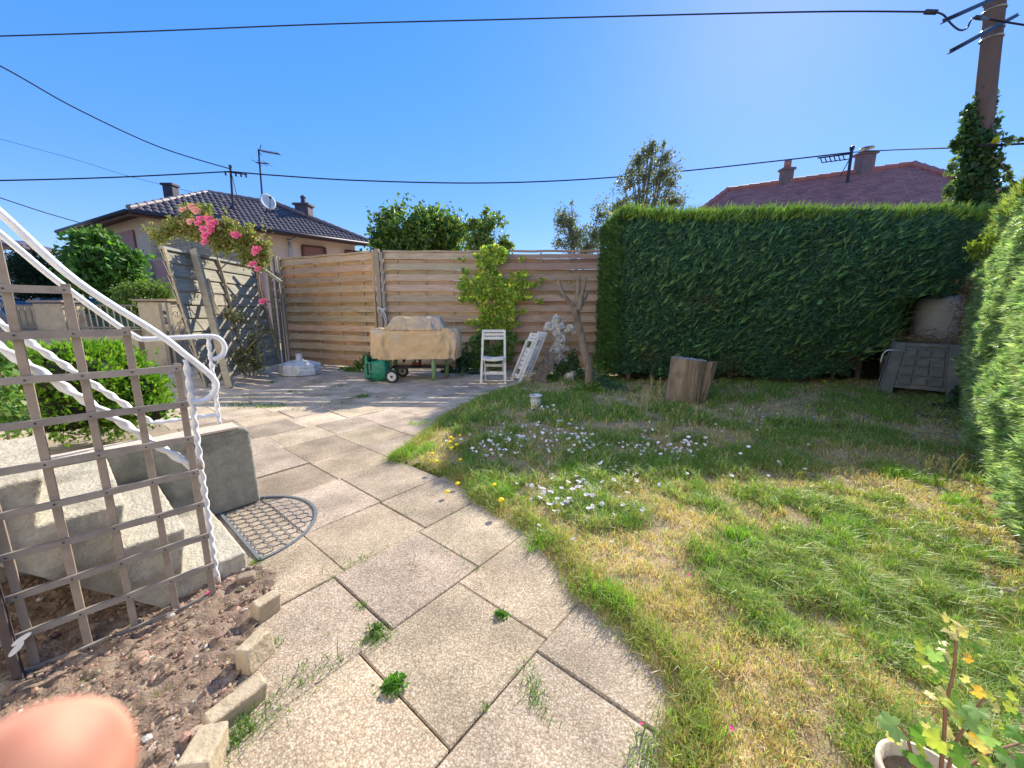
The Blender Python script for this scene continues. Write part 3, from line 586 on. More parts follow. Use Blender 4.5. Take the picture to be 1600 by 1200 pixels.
mb = MB(); mb.add(vs, fs); fg = thing('fingertip', mb, skin, 'blurred pink fingertip of the photographer at the bottom left corner', 'finger', tip, smooth=True)
mb = MB(); nv = []      # nail on the outer side
for i, t in enumerate(np.linspace(-.0045, .0075, 7)):
    rr = np.interp(t, [q[0] for q in profl], [q[1] for q in profl])*1.03
    for k in range(7):
        th = math.pi*.5+(k-3)*.25; nv.append(tip+ax1*t+s1*rr*1.04*math.cos(th)+s2*rr*.97*math.sin(th))
mb.add(nv, [(i*7+k, i*7+k+1, (i+1)*7+k+1, (i+1)*7+k) for i in range(6) for k in range(6)]); sub(mb, 'nail', mat('nail', (.8, .55, .48), rough=.3), fg, smooth=True)

# unseen house up the steps, added so its sunlit white wall fills the shade
hb0 = B0-DD*2.1; FH = empty('unseen_house', hb0-DD*1, 'unseen white house behind the photographer, up the steps, added to bounce sunlight', 'house')
mb = MB(); mb.box(hb0-DD*4+UP*3.1, (8, 15, 6.2), AX); mb.build('wall', mat('white_house_render', (.80, .77, .72), (.86, .83, .78), 5, .9, .3, 60), FH)
mb = MB(); mb.prism([hb0+DD*.5-NN*8+UP*6.2, hb0-DD*4-NN*8+UP*9, hb0-DD*8.5-NN*8+UP*6.2], NN*16); mb.build('roof', mat('house_roof', (.2, .09, .07), (.3, .14, .1), 5), FH)
mb = MB(); mb.box(hb0+NN*.35+DD*.02+UP*2.45, (.06, .95, 2.1), AX); mb.build('door', mat('door_paint', (.25, .16, .1), (.3, .2, .13)), FH, bevel=.01)
for k in (-4.5, -2.2, 3.5): mb = MB(); mb.box(hb0+NN*k+DD*.02+UP*2.5, (.06, 1.2, 1.2), AX); mb.build('window', mat('house_glass', (.05, .06, .07), rough=.1), FH, bevel=.01)
# ================================================================= WOODEN FENCE
def fence_panel(p0, p1, h, label, group, m=M_fence, npitch=11, tone=(1, 1, 1), lift=.05, battens=4, name='woven_fence', topgap=False, frame=True, lean=None):
    p0 = np.array(p0, float); p1 = np.array(p1, float); d = p1-p0; l = np.linalg.norm(d); d /= l; nn = np.cross(d, UP); nn = nn/np.linalg.norm(nn)
    if nn@(-p0) < 0: nn = -nn                       # towards the camera
    up = UP if lean is None else np.array(lean)/np.linalg.norm(lean)
    t = empty(name, p0, label, 'fence panel', group)
    pit = (h-.05-lift)/npitch; mb = MB(); bx_ = [l*(k+.5+(.0 if battens > 1 else 0))/battens for k in range(battens)]
    ns = 28
    for r in range(npitch*2):
        z0 = lift+pit*r/2+.002; hh = pit/2+.022 if r % 2 else pit/2+.006
        if topgap and r == npitch*2-1: hh -= .034
        front = r % 2; q = (1.06 if front else .80)+random.uniform(-.17, .14); c = tuple(q*tone[i]*random.uniform(.95, 1.05) for i in range(3))  # recessed back slats coloured darker, standing in for overlap shade
        vs = []; wv = random.uniform(0, 6); wa = random.uniform(.001, .005); th = .010
        for i in range(ns+1):
            s = l*i/ns; near = min(abs(s-b) for b in bx_)
            off_ = (.036+.014*math.exp(-(near/.12)**2)) if front else -.022
            zz = z0+wa*math.sin(s*3+wv)+wa*.4*math.sin(s*11+wv)
            for (o_, z_) in ((0, 0), (0, hh), (-th, hh), (-th, 0)):
                vs.append(p0+d*s+nn*(off_+o_+(-.018*(z_/hh) if front else -.004*(z_/hh)))+up*(zz+z_))
        fs = [(i*4+k, i*4+(k+1) % 4, (i+1)*4+(k+1) % 4, (i+1)*4+k) for i in range(ns) for k in range(4)]+[(0, 1, 2, 3), (ns*4+3, ns*4+2, ns*4+1, ns*4)]
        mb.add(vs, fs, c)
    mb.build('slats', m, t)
    for s in bx_:
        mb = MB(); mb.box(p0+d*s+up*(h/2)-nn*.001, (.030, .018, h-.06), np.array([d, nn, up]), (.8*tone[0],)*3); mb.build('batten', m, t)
    if frame:
        for s in (.018, l-.018):
            mb = MB(); mb.box(p0+d*s+up*(h/2+.01)+nn*.02, (.036, .05, h), np.array([d, nn, up]), tuple(.95*x for x in tone)); mb.build('side_rail', m, t)
        for z in (h-.005,):
            mb = MB(); K = 10
            for i in range(K): mb.bar(p0+d*(l*i/K)+up*(z+.006*math.sin(i*1.7))+nn*.015, p0+d*(l*(i+1)/K)+up*(z+.006*math.sin((i+1)*1.7))+nn*.015, .06, .035, up=up, cc=tone)
            mb.build('top_rail', m, t)
        mb = MB(); mb.box(p0+d*(l/2)+up*(lift-.01)+nn*.01, (l-.08, .045, .035), np.array([d, nn, up]), tuple(.8*x for x in tone)); mb.build('bottom_rail', m, t)
    return t
FG = 'woven wooden fence panels around the patio'
YF = 7.75; xa, xb, xc = -2.52, -.33, 1.95
fence_panel((xa, YF, 0), (xb, YF, 0), 2.29, 'tan woven wood fence panel behind the covered barbecue', FG, tone=(.92, .88, .84))
fence_panel((xb+.06, YF, 0), (xc, YF, 0), 2.30, 'faded pinkish woven wood panel between the ivy and the hedge, gap under its top rail', FG, tone=(.80, .72, .72), topgap=True)
fence_panel((-2.66, 7.72, 0), (-5.05, 8.75, 0), 2.28, 'warm brown woven wood panel angled back behind the parasol base', FG, tone=(1.02, .90, .74), battens=4)
def post(p, h, label, wd=.09, name='fence_post', tl=(0, 0, 1), m=M_post, tone=(1, 1, 1), group='fence posts'):
    mb = MB(); u = np.array(tl, float); u /= np.linalg.norm(u); a = np.cross((0, 1, 0), u); a /= np.linalg.norm(a); b = np.cross(u, a)
    mb.box(np.array(p)+u*h/2, (wd, wd, h), np.array([a, b, u]), tone); return thing(name, mb, m, label, 'fence post', p, group, bevel=.006)
post((-2.59, 7.70, 0), 2.33, 'thick weathered post at the fence corner beside the tan panel', .085)
post((-2.50, 7.68, 0), 2.27, 'slimmer post strapped against the right of the corner post', .045)
post((xb+.03, YF-.02, 0), 2.25, 'fence post mostly hidden behind the ivy', .08)
post((-5.14, 8.70, 0), 2.33, 'grey post at the left end of the warm brown fence panel', .08)
post((-5.02, 8.62, 0), 2.30, 'narrow lighter post right beside the grey one at the left fence corner', .045)
# string tied round the corner post
mb = MB()
for k in range(3): mb.tube([P(589+2*k, 480, 7.6), P(596+k, 484+k, 7.58), P(604, 480+2*k, 7.6)], .006, 6)
mb.tube([P(596, 482, 7.58), P(598, 492, 7.56), P(605, 507, 7.56)], .006, 6); mb.tube([P(597, 482, 7.58), P(604, 497, 7.56), P(603, 512, 7.56)], .006, 6)
thing('tie_string', mb, M_white, 'white string tied around the fence corner post', 'string', P(596, 482, 7.58), smooth=True)

# leaning grey board panel (old fence) carrying the climbing rose
q0, q1 = np.array([-4.76, 5.79, 0]), np.array([-5.06, 8.29, 0])
lean = np.array([-.155, 0, 1.0])
lp = empty('leaning_board_fence', q0, 'old grey board panel leaning outwards under the climbing rose', 'fence panel')
d = q1-q0; l = np.linalg.norm(d); d /= l; up = lean/np.linalg.norm(lean); nn = np.cross(up, d); nn /= np.linalg.norm(nn)
if nn[0] < 0: nn = -nn
mb = MB(); H_ = 2.08
for r in range(10):
    z0 = .04+r*.205; q = 1+random.uniform(-.15, .12); c = (q*1.10, q*1.02, q*.88)
    a_ = q0+up*z0-nn*.006; b2 = q0+up*(z0+.225)+nn*.022
    for i in range(1):
        pts = [a_+nn*.03, a_+nn*.018, b2-nn*.006-nn*.02, b2-nn*.02+nn*.004]
        mb.prism([q0+up*z0+nn*.036, q0+up*(z0+.215)+nn*.006, q0+up*(z0+.215)-nn*.008, q0+up*z0+nn*.02], d*l, c)
mb.build('boards', M_grey, lp)
for s in (.02, l*.5, l-.02):
    mb = MB(); mb.box(q0+d*s+up*H_/2+nn*(.052 if s < l*.4 or s > l*.6 else .05), (.05, .03, H_), np.array([d, nn, up]), (1.35, 1.15, .9)); mb.build('batten', M_grey, lp)
mb = MB(); mb.box(q0+d*l/2+up*(H_+.0)+nn*.02, (l, .07, .04), np.array([d, nn, up]), (1.1, 1.1, 1.1)); mb.build('top_rail', M_grey, lp)
# prop boards leaning in front of it
def prop(pa, pb, wd, th, label, m=M_grey, tone=(1.3, 1.15, .95), upv=(0, 1, 0)):
    mb = MB(); mb.bar(pa, pb, wd, th, up=upv, cc=tone); return thing('prop_board', mb, m, label, 'board', pa, 'boards propped against the leaning panel', bevel=.004)
prop(G(360, 606), P(303, 390, 6.35), .11, .055, 'thick square timber propping up the grey panel, with a metal foot')
mb = MB(); mb.box(G(361, 604)+[0, 0, .05], (.12, .07, .12)); thing('post_shoe', mb, M_galv, 'metal shoe at the foot of the thick prop timber', 'post shoe', G(361, 604), bevel=.005)
prop(G(437, 570), P(419, 402, 8.0), .07, .05, 'thin upright board at the right end of the grey panel', tone=(1.0, .9, .75))
prop(G(445, 572), P(428, 402, 7.9), .035, .05, 'narrow dark strip beside the thin upright board', tone=(.6, .55, .5))
prop(P(324, 436, 6.3), P(340, 492, 6.1), .045, .04, 'short pale stick fixed to the thick prop timber', tone=(1.7, 1.35, .9))
prop(P(402, 414, 7.2), P(440, 441, 7.0), .05, .05, 'round pale stick poking out to the right from the rose', tone=(1.2, 1.15, 1.0))

# ================================================================= THINGS ON THE PATIO
# parasol base
pbc = np.array([(G(470, 585))[0], G(470, 585)[1], 0]); r_ = .34
mb = MB(); n8 = 8
def octo(r, z, rot=.39): return [(pbc[0]+r*math.cos(rot+k*math.pi/4), pbc[1]+r*.9*math.sin(rot+k*math.pi/4), z) for k in range(8)]
rings = [octo(.36, .01), octo(.365, .11), octo(.35, .135), octo(.36, .15), octo(.345, .20), octo(.27, .225), octo(.14, .26), octo(.10, .265)]
vs = sum(rings, []); fs = [(i*8+k, i*8+(k+1) % 8, (i+1)*8+(k+1) % 8, (i+1)*8+k) for i in range(len(rings)-1) for k in range(8)]+[tuple(range(8)), tuple((len(rings)-1)*8+k for k in range(8))]
mb.add(vs, fs); PB = empty('parasol_base', pbc, 'faceted white plastic parasol base on the slabs by the brown fence panel', 'parasol base')
M_plw = mat('aged_white_plastic', (.52, .53, .54), (.68, .68, .67), 6, .5, .3, 40, c3=(.40, .40, .38), s3=8)
mb.build('base', M_plw, PB, bevel=.012, seg=2)
mb = MB(); mb.lathe(pbc, [(.075, .262), (.072, .285), (.055, .29), (.052, .36), (.058, .365), (.058, .385), (.02, .387)], 20); mb.build('tube_holder', M_plw, PB, smooth=False, bevel=.003)
for k in range(8): mb = MB(); mb.bar(rings[4][k], rings[6][k], .018, .012); mb.build('rib', M_plw, PB)
mb = MB(); mb.lathe(pbc+[.17, -.12, .235], [(.03, 0), (.03, .018), (.01, .02)], 14); mb.build('filler_cap', M_plw, PB)

# barbecue under its cover
bc = np.array([-1.62, 6.62, 0]); BQ = empty('barbecue', bc, 'barbecue on green legs under a beige fabric cover by the fence', 'barbecue')
def rring(w_, d_, z, n=112, yo=0, wav=0, ph=0, zw=0, pw=.22):
    o = []
    for k in range(n):
        th = 2*math.pi*k/n; ct, st_ = math.cos(th), math.sin(th)
        x = math.copysign(abs(ct)**pw, ct)*w_/2; y = math.copysign(abs(st_)**pw, st_)*d_/2
        f = 1+wav*(.6*math.sin(9*th+ph)+.4*math.sin(17*th+2*ph))
        o.append((bc[0]+x*f, bc[1]+yo+y*(1+(f-1)*1.5), z+zw*math.sin(5*th+1)+zw*.5*math.sin(11*th)))
    return o
rg = [rring(1.40, .60, .375, wav=.032, ph=1, zw=.016), rring(1.43, .60, .46, wav=.026, ph=1.1, zw=.006), rring(1.46, .60, .60, wav=.020, ph=1.3), rring(1.47, .60, .74, wav=.016, ph=1.9, zw=.006), rring(1.45, .58, .83, wav=.008, ph=2.6, zw=.010), rring(1.38, .54, .868, wav=.010, ph=3, zw=.010), rring(1.20, .50, .868, pw=.3, zw=.008), rring(1.02, .60, .845, pw=.4, yo=-.02, zw=.008), rring(.96, .54, .885, pw=.35), rring(.92, .46, .93, pw=.35, yo=.01, wav=.008), rring(.86, .36, 1.00, pw=.35, yo=.03, wav=.008), rring(.80, .26, 1.055, pw=.35, yo=.05), rring(.74, .20, 1.07, pw=.35, yo=.05), rring(.4, .08, 1.072, pw=.5, yo=.05)]
n_ = 112; vs = sum(rg, []); fs = [(i*n_+k, i*n_+(k+1) % n_, (i+1)*n_+(k+1) % n_, (i+1)*n_+k) for i in range(len(rg)-1) for k in range(n_)]+[tuple((len(rg)-1)*n_+k for k in range(n_))]
mb = MB(); mb.add(vs, fs); o = mb.build('cover', mat('beige_canvas', (.54, .37, .20), (.72, .52, .30), 5, .8, .35, 22, c3=(.50, .44, .36), s3=2.6, bdist=.02), BQ, smooth=True)
sm_ = o.modifiers.new('s', 'SUBSURF'); sm_.levels = sm_.render_levels = 2
dt = bpy.data.textures.new('folds', 'CLOUDS'); dt.noise_scale = .16; dm = o.modifiers.new('d', 'DISPLACE'); dm.texture = dt; dm.strength = .085; dm.mid_level = .5
dt2 = bpy.data.textures.new('creases', 'CLOUDS'); dt2.noise_scale = .05; dm = o.modifiers.new('d2', 'DISPLACE'); dm.texture = dt2; dm.strength = .022; dm.mid_level = .5; dm.texture_coords = 'LOCAL'
M_gleg = mat('green_enamel', (.20, .33, .16), (.26, .40, .20), 8, .45)
for (x, y) in ((-.46, -.16), (.30, -.2), (.45, .2), (-.46, .2)):
    mb = MB(); mb.tube([bc+[x, y, .01], bc+[x, y, .6]], .038, 16); mb.build('leg', M_gleg, BQ, smooth=True)
wc = np.array([P(612, 583, 6.2)[0], 6.2, .105])
for yy in (0, .62):
    mb = MB(); tor = [wc+np.array([.087*math.cos(t), yy, .087*math.sin(t)]) for t in np.linspace(0, 2*math.pi, 29)]; mb.tube(tor, .022, 10, cap=False)
    ty = mb.build('wheel', M_black, BQ, smooth=True)
    mb = MB(); mb.tube([wc+[0, yy-.018, 0], wc+[0, yy+.018, 0]], .072, 24); sub(mb, 'rim', mat('cream_plastic', (.55, .56, .47), (.62, .63, .54)), ty)
    mb = MB(); mb.tube([wc+[0, yy-.024, 0], wc+[0, yy+.02, 0]], .02, 12); sub(mb, 'hub', M_black, ty)
mb = MB(); mb.box(bc+[0, .02, .21], (.9, .42, .02)); mb.build('shelf', M_black, BQ)
mb = MB(); mb.box(bc+[-.06, .1, .36], (.14, .12, .27)); mb.build('fuel_box', mat('rust_red', (.18, .06, .04), (.26, .09, .06)), BQ, bevel=.01)
for x in (-.10, -.02): 
    mb = MB(); mb.box(bc+[x, -.0, .36], (.055, .05, .14)); mb.build('jar', mat('jar_white', (.6, .6, .56), (.7, .7, .66)), BQ, bevel=.01)
mb = MB(); mb.tube([bc+[-.26, 0, .3], bc+[-.2, -.05, .42]], .02, 8); mb.tube([bc+[.12, -.1, .27], bc+[.2, -.1, .24], bc+[.28, -.1, .225]], .008, 6); mb.build('hose', M_dark, BQ, smooth=True)
# green woven bag
gb = np.array([G(598, 592)[0]-.0, 6.45, 0]); BG = empty('garden_bag', gb, 'crumpled green woven plastic bag with black handles beside the barbecue', 'bag')
mb = MB(); n_ = 40; rg = []
for (z, rx, ry, ox) in ((.01, .15, .15, 0), (.08, .20, .19, 0), (.18, .205, .19, -.01), (.28, .19, .18, -.01), (.35, .185, .17, 0)):
    rg += [(gb[0]+ox+rx*math.copysign(abs(math.cos(t))**.5, math.cos(t))*(1+.05*math.sin(7*t+z*9)), gb[1]+ry*math.copysign(abs(math.sin(t))**.5, math.sin(t))*(1+.06*math.sin(5*t+z*14)), z+(.10*max(0, -math.cos(t))**3 if z > .3 else 0)+(.02*math.sin(4*t) if z > .2 else 0)) for t in np.linspace(0, 2*math.pi, n_, endpoint=False)]
fs = [(i*n_+k, i*n_+(k+1) % n_, (i+1)*n_+(k+1) % n_, (i+1)*n_+k) for i in range(4) for k in range(n_)]+[tuple(range(n_))]
mb.add(rg, fs); o = mb.build('bag_body', mat('green_tarp', (.012, .17, .09), (.03, .28, .16), 18, .4, .7, 24, bdist=.02, spec=.5), BG, smooth=True); so = o.modifiers.new('t', 'SOLIDIFY'); so.thickness = .004
for xx in (-.13, -.07): mb = MB(); mb.box(gb+[xx, -.185, .22], (.025, .012, .19), None); mb.build('handle', M_black, BG)
mb = MB(); mb.box(gb+[-.13, -.178, .06], (.10, .012, .02)); mb.build('lower_handle', M_black, BG)

# white folding chairs
M_ch = mat('chair_plastic', (.66, .65, .61), (.78, .77, .73), 12, .45, .2, 60, c3=(.55, .53, .48), s3=7)
def chair_parts(root):
    o = np.zeros(3)
    def bar(nm, p, q, a, b_, up=(0, 1, 0)): mb = MB(); mb.bar(p, q, a, b_, up=up); return mb.build(nm, M_ch, root, bevel=.005, local=(0, 0, 0))
    for s in (-1, 1):
        bar('leg', (s*.195, -.10, 0), (s*.175, .14, .86), .036, .03)        # long back upright
        bar('leg', (s*.155, .28, 0), (s*.15, -.02, .43), .026, .026)
    for z, hh, y in ((.84, .045, .135), (.785, .04, .12), (.728, .05, .105)): bar('back_slat', (-.175, y-.004, z), (.175, y-.004, z), .02, hh, up=(0, 0, 1))
    n = 12; mb = MB()
    for yk in range(5):
        y = -.13+.075*yk
        for i in range(n):
            x0, x1 = -.17+.34*i/n, -.17+.34*(i+1)/n; f = lambda x: .42-.022*math.cos(x/.17*math.pi/2)+.012*(yk < 1)*0
            mb.bar((x0, y, f(x0)), (x1, y, f(x1)), .066, .022 if yk else .036)
    mb.build('seat', M_ch, root, local=(0, 0, 0))
    bar('stretcher', (-.17, .0, .165), (.17, .0, .165), .02, .05, up=(0, 0, 1)); bar('stretcher', (-.15, .17, .27), (.15, .17, .27), .02, .045, up=(0, 0, 1))
ch = empty('folding_chair', (G(771, 600)[0], G(771, 600)[1]+.08, 0), 'white slatted folding chair standing open in front of the ivy', 'chair', 'white folding chairs', rz=R(-2))
chair_parts(ch)
# folded chairs leaning
def folded(root):
    def bar(nm, p, q, a, b_, up=(0, 1, 0)): mb = MB(); mb.bar(p, q, a, b_, up=up); return mb.build(nm, M_ch, root, bevel=.005, local=(0, 0, 0))
    for s in (-1, 1): bar('leg', (s*.19, 0, 0), (s*.18, 0, .86), .036, .034); bar('leg', (s*.145, -.035, .08), (s*.145, -.035, .72), .03, .026)
    for z in (.84, .79, .735): bar('back_slat', (-.18, 0, z), (.18, 0, z), .02, .045, up=(0, 0, 1))
    mb = MB()
    for k in range(5): mb.box((0, .012, .26+.078*k), (.32, .02, .066))
    mb.build('seat', M_ch, root, local=(0, 0, 0)); bar('stretcher', (-.17, 0, .12), (.17, 0, .12), .02, .05, up=(0, 0, 1))
for i, (px, off_, lab) in enumerate((((798, 602), 0, 'folded white chair, front one of the two leaning to the right against the bark slab'), ((806, 597), .06, 'folded white chair, rear one of the leaning pair, mostly hidden'))):
    rt = empty('folding_chair', G(*px), lab, 'chair', 'white folding chairs'); folded(rt); rt.rotation_mode = 'XYZ'
    a1 = np.array([.38, .12, .92]); a1 /= np.linalg.norm(a1)     # chair's up
    a2 = np.array([.30, -.95, 0]); a2 = a2-a1*(a2@a1); a2 /= np.linalg.norm(a2)  # chair's x: towards camera-right
    a3 = np.cross(a1, a2)
    rt.matrix_world = Matrix([[a2[0], a3[0], a1[0], G(*px)[0]+.07+off_], [a2[1], a3[1], a1[1], G(*px)[1]+.12+off_*1.5], [a2[2], a3[2], a1[2], .02+.15*0], [0, 0, 0, 1]])
# bark slab
mb = MB(); pa = G(835, 605)+[.05, .25, 0]; pb = P(862, 552, 6.35)
K = 8
for i in range(K):
    t0, t1 = i/K, (i+1)/K; mb.bar(pa+(pb-pa)*t0+[.0, random.uniform(-.01, .01), 0], pa+(pb-pa)*t1, .19+random.uniform(-.02, .02), .07, up=(0, 1, 0))
o = thing('bark_slab', mb, M_bark, 'brown slab of bark-covered wood leaning between the folded chairs and the coral rock', 'wood slab', pa, bevel=.01)
# coral-like rock ornament
rk = np.array([P(872, 570, 6.75)[0], 6.75, 0])
import bmesh
bm = bmesh.new()
for (dx, dz, r_) in ((.06, .10, .15), (.04, .22, .14), (.0, .34, .13), (-.03, .46, .13), (.0, .57, .12), (.03, .68, .12), (-.02, .78, .11), (-.12, .86, .08), (-.19, .90, .075), (-.22, .85, .06), (.0, .89, .10), (-.05, 1.0, .085), (-.03, 1.05, .06), (.13, .84, .075), (.20, .87, .08), (.23, .82, .06), (.12, .50, .06), (.14, .30, .08)):
    mt = Matrix.Translation((dx, 0, dz)); bmesh.ops.create_icosphere(bm, subdivisions=4, radius=r_, matrix=mt)
for v in bm.verts:
    p = v.co; k = mnoise.noise(p*13)*.03+mnoise.noise(p*29)*.02-abs(mnoise.noise(p*18+Vector((5, 1, 2))))*.05; v.co = p+v.normal*k
me = bpy.data.meshes.new('coral_rock'); bm.to_mesh(me); bm.free()
o = link('coral_rock', me, mat('pitted_stone', (.30, .27, .23), (.88, .84, .76), 22, .95, 1, 40, bdist=.02)); o.location = rk; tag(o, 'grey pitted rock pillar with two arm-like lumps beside the fence', 'rock ornament')
rock('stone', np.array([P(893, 583, 6.3)[0], 6.3, .08]), (.12, .1, .12), MATS['pitted_stone'], 'rounded grey stone at the foot of the coral-like rock', 'stone', seed=9)

# pruned little tree
tb = G(921, 614); PT = empty('pruned_tree', tb, 'bare sawn-off little tree with three stub branches before the fence', 'tree')
Yt = tb[1]
def tp(x, y, dy=0): return P(x, y, Yt+dy)
def limb(mb, pts, rs):
    pp = smooth_path(pts, 6); rr = np.interp(np.linspace(0, 1, len(pp)), np.linspace(0, 1, len(rs)), rs); mb.tube(pp, [r*(1+random.uniform(-.05, .05)) for r in rr], 12, nz=.07)
mb = MB(); limb(mb, [tb-[0, 0, .05], tp(920, 580), tp(912, 545), tp(906, 515), tp(900, 490), tp(902, 470)], [.072, .056, .052, .050, .056, .048]); mb.build('trunk', M_bark, PT)
for pts, rs in (([tp(902, 500), tp(895, 480), tp(884, 465), tp(876, 450), tp(873, 438)], [.042, .032, .027, .025, .028]), ([tp(902, 485), tp(903, 460), tp(904, 445), tp(903, 431)], [.042, .034, .028, .028]), ([tp(904, 485, -.05), tp(909, 462, -.06), tp(913, 445, -.08), tp(914, 435, -.08)], [.04, .027, .024, .024]), ([tp(908, 478), tp(914, 468), tp(918, 458, .05)], [.03, .02, .012]), ([tp(897, 478, -.05), tp(892, 468, -.08)], [.02, .01]), ([tp(884, 465), tp(876, 462, .05), tp(874, 455, .05)], [.02, .012, .008])):
    mb = MB(); limb(mb, pts, rs); mb.build('branch', M_bark, PT)
# plastic cup
cc_ = G(837, 640); mb = MB(); mb.lathe(cc_, [(.048, 0), (.056, .05), (.066, .125), (.072, .165), (.078, .165), (.078, .18), (.066, .178), (.054, .06), (.045, .02)], 28)
thing('white_pot', mb, mat('pot_white', (.55, .6, .66), (.70, .72, .74), 26, .5, .2, c3=(.45, .45, .42), s3=20), 'small empty white plastic pot standing in the grass edge', 'pot', cc_, smooth=True)
# hollow log
lc = np.array([P(1066, 640, 4.85)[0], 4.85, 0]); LG = empty('split_log', lc, 'upright weathered tree stump split open on its right side', 'stump')
M_log = mat('log_side', (.15, .115, .08), (.37, .29, .205), 12, .95, 1, 18, stretch=(1, 1, .22), c3=(.17, .125, .085), s3=5, bdist=.03)
mb = MB(); n_ = 72; rg = []; hs_ = [0, .1, .2, .3, .4, .5, .565]
for z in hs_:
    for k in range(n_):
        t = 2*math.pi*k/n_; r_ = .205*(1+.03*math.sin(2*t+1)+.02*math.sin(9*t+2*z)+.012*math.sin(23*t+z)+.010*math.sin(37*t))*(1+.12*(1-z/.6)**2)
        if abs(((t-5.05+math.pi) % (2*math.pi))-math.pi) < .06: r_ *= .91
        if abs(((t-4.35+math.pi) % (2*math.pi))-math.pi) < .05: r_ *= .92
        rg.append((lc[0]+r_*math.cos(t)+.06*z, lc[1]+r_*.95*math.sin(t), z+(-.022*math.cos(t) if z > .5 else 0)+(random.uniform(-.008, .008) if z > .5 else 0)))
m_ = len(hs_); fs = [(i*n_+k, i*n_+(k+1) % n_, (i+1)*n_+(k+1) % n_, (i+1)*n_+k) for i in range(m_-1) for k in range(n_)]
mb.add(rg, fs); mb.build('trunk', M_log, LG, smooth=True)
mb = MB(); rim = rg[-n_:]; ctr = np.mean(np.array(rim), 0); r2__ = [ctr+(np.array(p)-ctr)*.82-[0, 0, .02] for p in rim]; r3 = [ctr+(np.array(p)-ctr)*.3-[0, 0, .035] for p in rim]
mb.add(rim+r2__+r3, [(i*n_+k, i*n_+(k+1) % n_, (i+1)*n_+(k+1) % n_, (i+1)*n_+k) for i in range(2) for k in range(n_)]+[tuple(2*n_+k for k in range(n_))]); mb.build('cut_top', mat('log_top', (.20, .20, .22), (.42, .41, .40), 30, .9, .7, 50, c3=(.10, .10, .11), s3=14), LG)
mb = MB(); rg = []; n2 = 18
for z in np.linspace(0, .54, 8):
    for r_ in (.215, .16):
        for k in range(n2):
            t = -1.25+1.7*k/(n2-1); rr = r_*(1+.04*math.sin(13*t+6*z)+.02*math.sin(31*t))
            rg.append((lc[0]+.075+rr*math.cos(t)+.16*z, lc[1]+.02+rr*math.sin(t)*.9, z-(.10*max(0, (k/(n2-1)-.35)) if z > .5 else 0)))
def id_(i, s, k): return i*2*n2+s*n2+k
fs = []
for i in range(7):
    for k in range(n2-1): fs += [(id_(i, 0, k), id_(i, 0, k+1), id_(i+1, 0, k+1), id_(i+1, 0, k)), (id_(i, 1, k), id_(i, 1, k+1), id_(i+1, 1, k+1), id_(i+1, 1, k))]
    for k in (0, n2-1): fs.append((id_(i, 0, k), id_(i, 1, k), id_(i+1, 1, k), id_(i+1, 0, k)))
fs += [(id_(7, 0, k), id_(7, 0, k+1), id_(7, 1, k+1), id_(7, 1, k)) for k in range(n2-1)]
mb.add(rg, fs); mb.build('bark_shell', M_log, LG)

# compost bin
M_cb = mat('bin_plastic', (.095, .11, .115), (.15, .165, .165), 14, .55, .2, 60, c3=(.21, .21, .21), s3=6)
c0 = G(1372, 618); c1 = c0+np.array([.74, -.67, 0])*.76; c0[2] = c1[2] = 0; dx = c1-c0; wl0 = np.linalg.norm(dx); dx /= wl0; dy = np.array([-dx[1], dx[0], 0]);
if dy[1] < 0: dy = -dy
CB = empty('compost_bin', c0, 'dark grey tapered plastic compost bin with embossed panels in the hedge corner', 'compost bin')
hb = .74; ins_ = .09; dep = .72
def cp(u, v, s):   # u 0..1 across the front, v 0..1 up, s 0 = front, 1 = back
    k = ins_*v; return c0+dx*(k+u*(wl0-2*k))+dy*(k+s*(dep-2*k))+UP*hb*v
def fq(mb, u0, u1, v0, v1, out=.0, th=.02, face='front'):
    if face == 'front': f = lambda u, v, o: cp(u, v, 0)-dy*o
    elif face == 'left': f = lambda u, v, o: cp(0, v, u)-dx*o
    else: f = lambda u, v, o: cp(1, v, u)+dx*o
    pts = [f(u0, v0, out), f(u1, v0, out), f(u1, v1, out), f(u0, v1, out)]; inn = [f(u0, v0, out-th), f(u1, v0, out-th), f(u1, v1, out-th), f(u0, v1, out-th)]
    mb.add(pts+inn, [(0, 1, 2, 3), (7, 6, 5, 4), (0, 4, 5, 1), (1, 5, 6, 2), (2, 6, 7, 3), (3, 7, 4, 0)])
mb = MB(); fq(mb, .17, .83, .20, .93); fq(mb, 0, .17, 0, 1, .012); fq(mb, .83, 1, 0, 1, .012); fq(mb, .17, .83, .93, 1, .010); fq(mb, .17, .83, .18, .22, .008); mb.build('front_panel', M_cb, CB, bevel=.006)
for f in ('left', 'right'):
    mb = MB(); fq(mb, .04, .96, 0, 1, -.003, .02, f); mb.build('side_panel', M_cb, CB, bevel=.004)
    for uu in ((0, .12), (.86, 1)): mb = MB(); fq(mb, *uu, 0, 1.0, .02, .02, f); mb.build('corner_post', M_cb, CB, bevel=.006)
for r in range(4):
    for k in range(3):
        u0 = .20+k*.207; v0 = .26+r*.165; mb = MB(); fq(mb, u0, u0+.175, v0, v0+.13, .020, .020); o = mb.build('embossed_panel', M_cb, CB, bevel=.014, seg=3)
mb = MB(); pts, dirs = crown_pts([(*((cp(.5, 1, .5))+[0, 0, -.06]), .28, .28, .10), (*((cp(.5, .8, 1.25))), .4, .3, .3), (*(cp(.5, .08, .12)), .25, .12, .07), (*(cp(1.3, .55, 1.2)), .3, .3, .35)], 5200, .3)
hay = rng.random((len(pts), 1)); cH = np.where(hay > .5, .8, .4)*np.array([[.40, .29, .15]])*rng.uniform(.5, 1.3, (len(pts), 1))
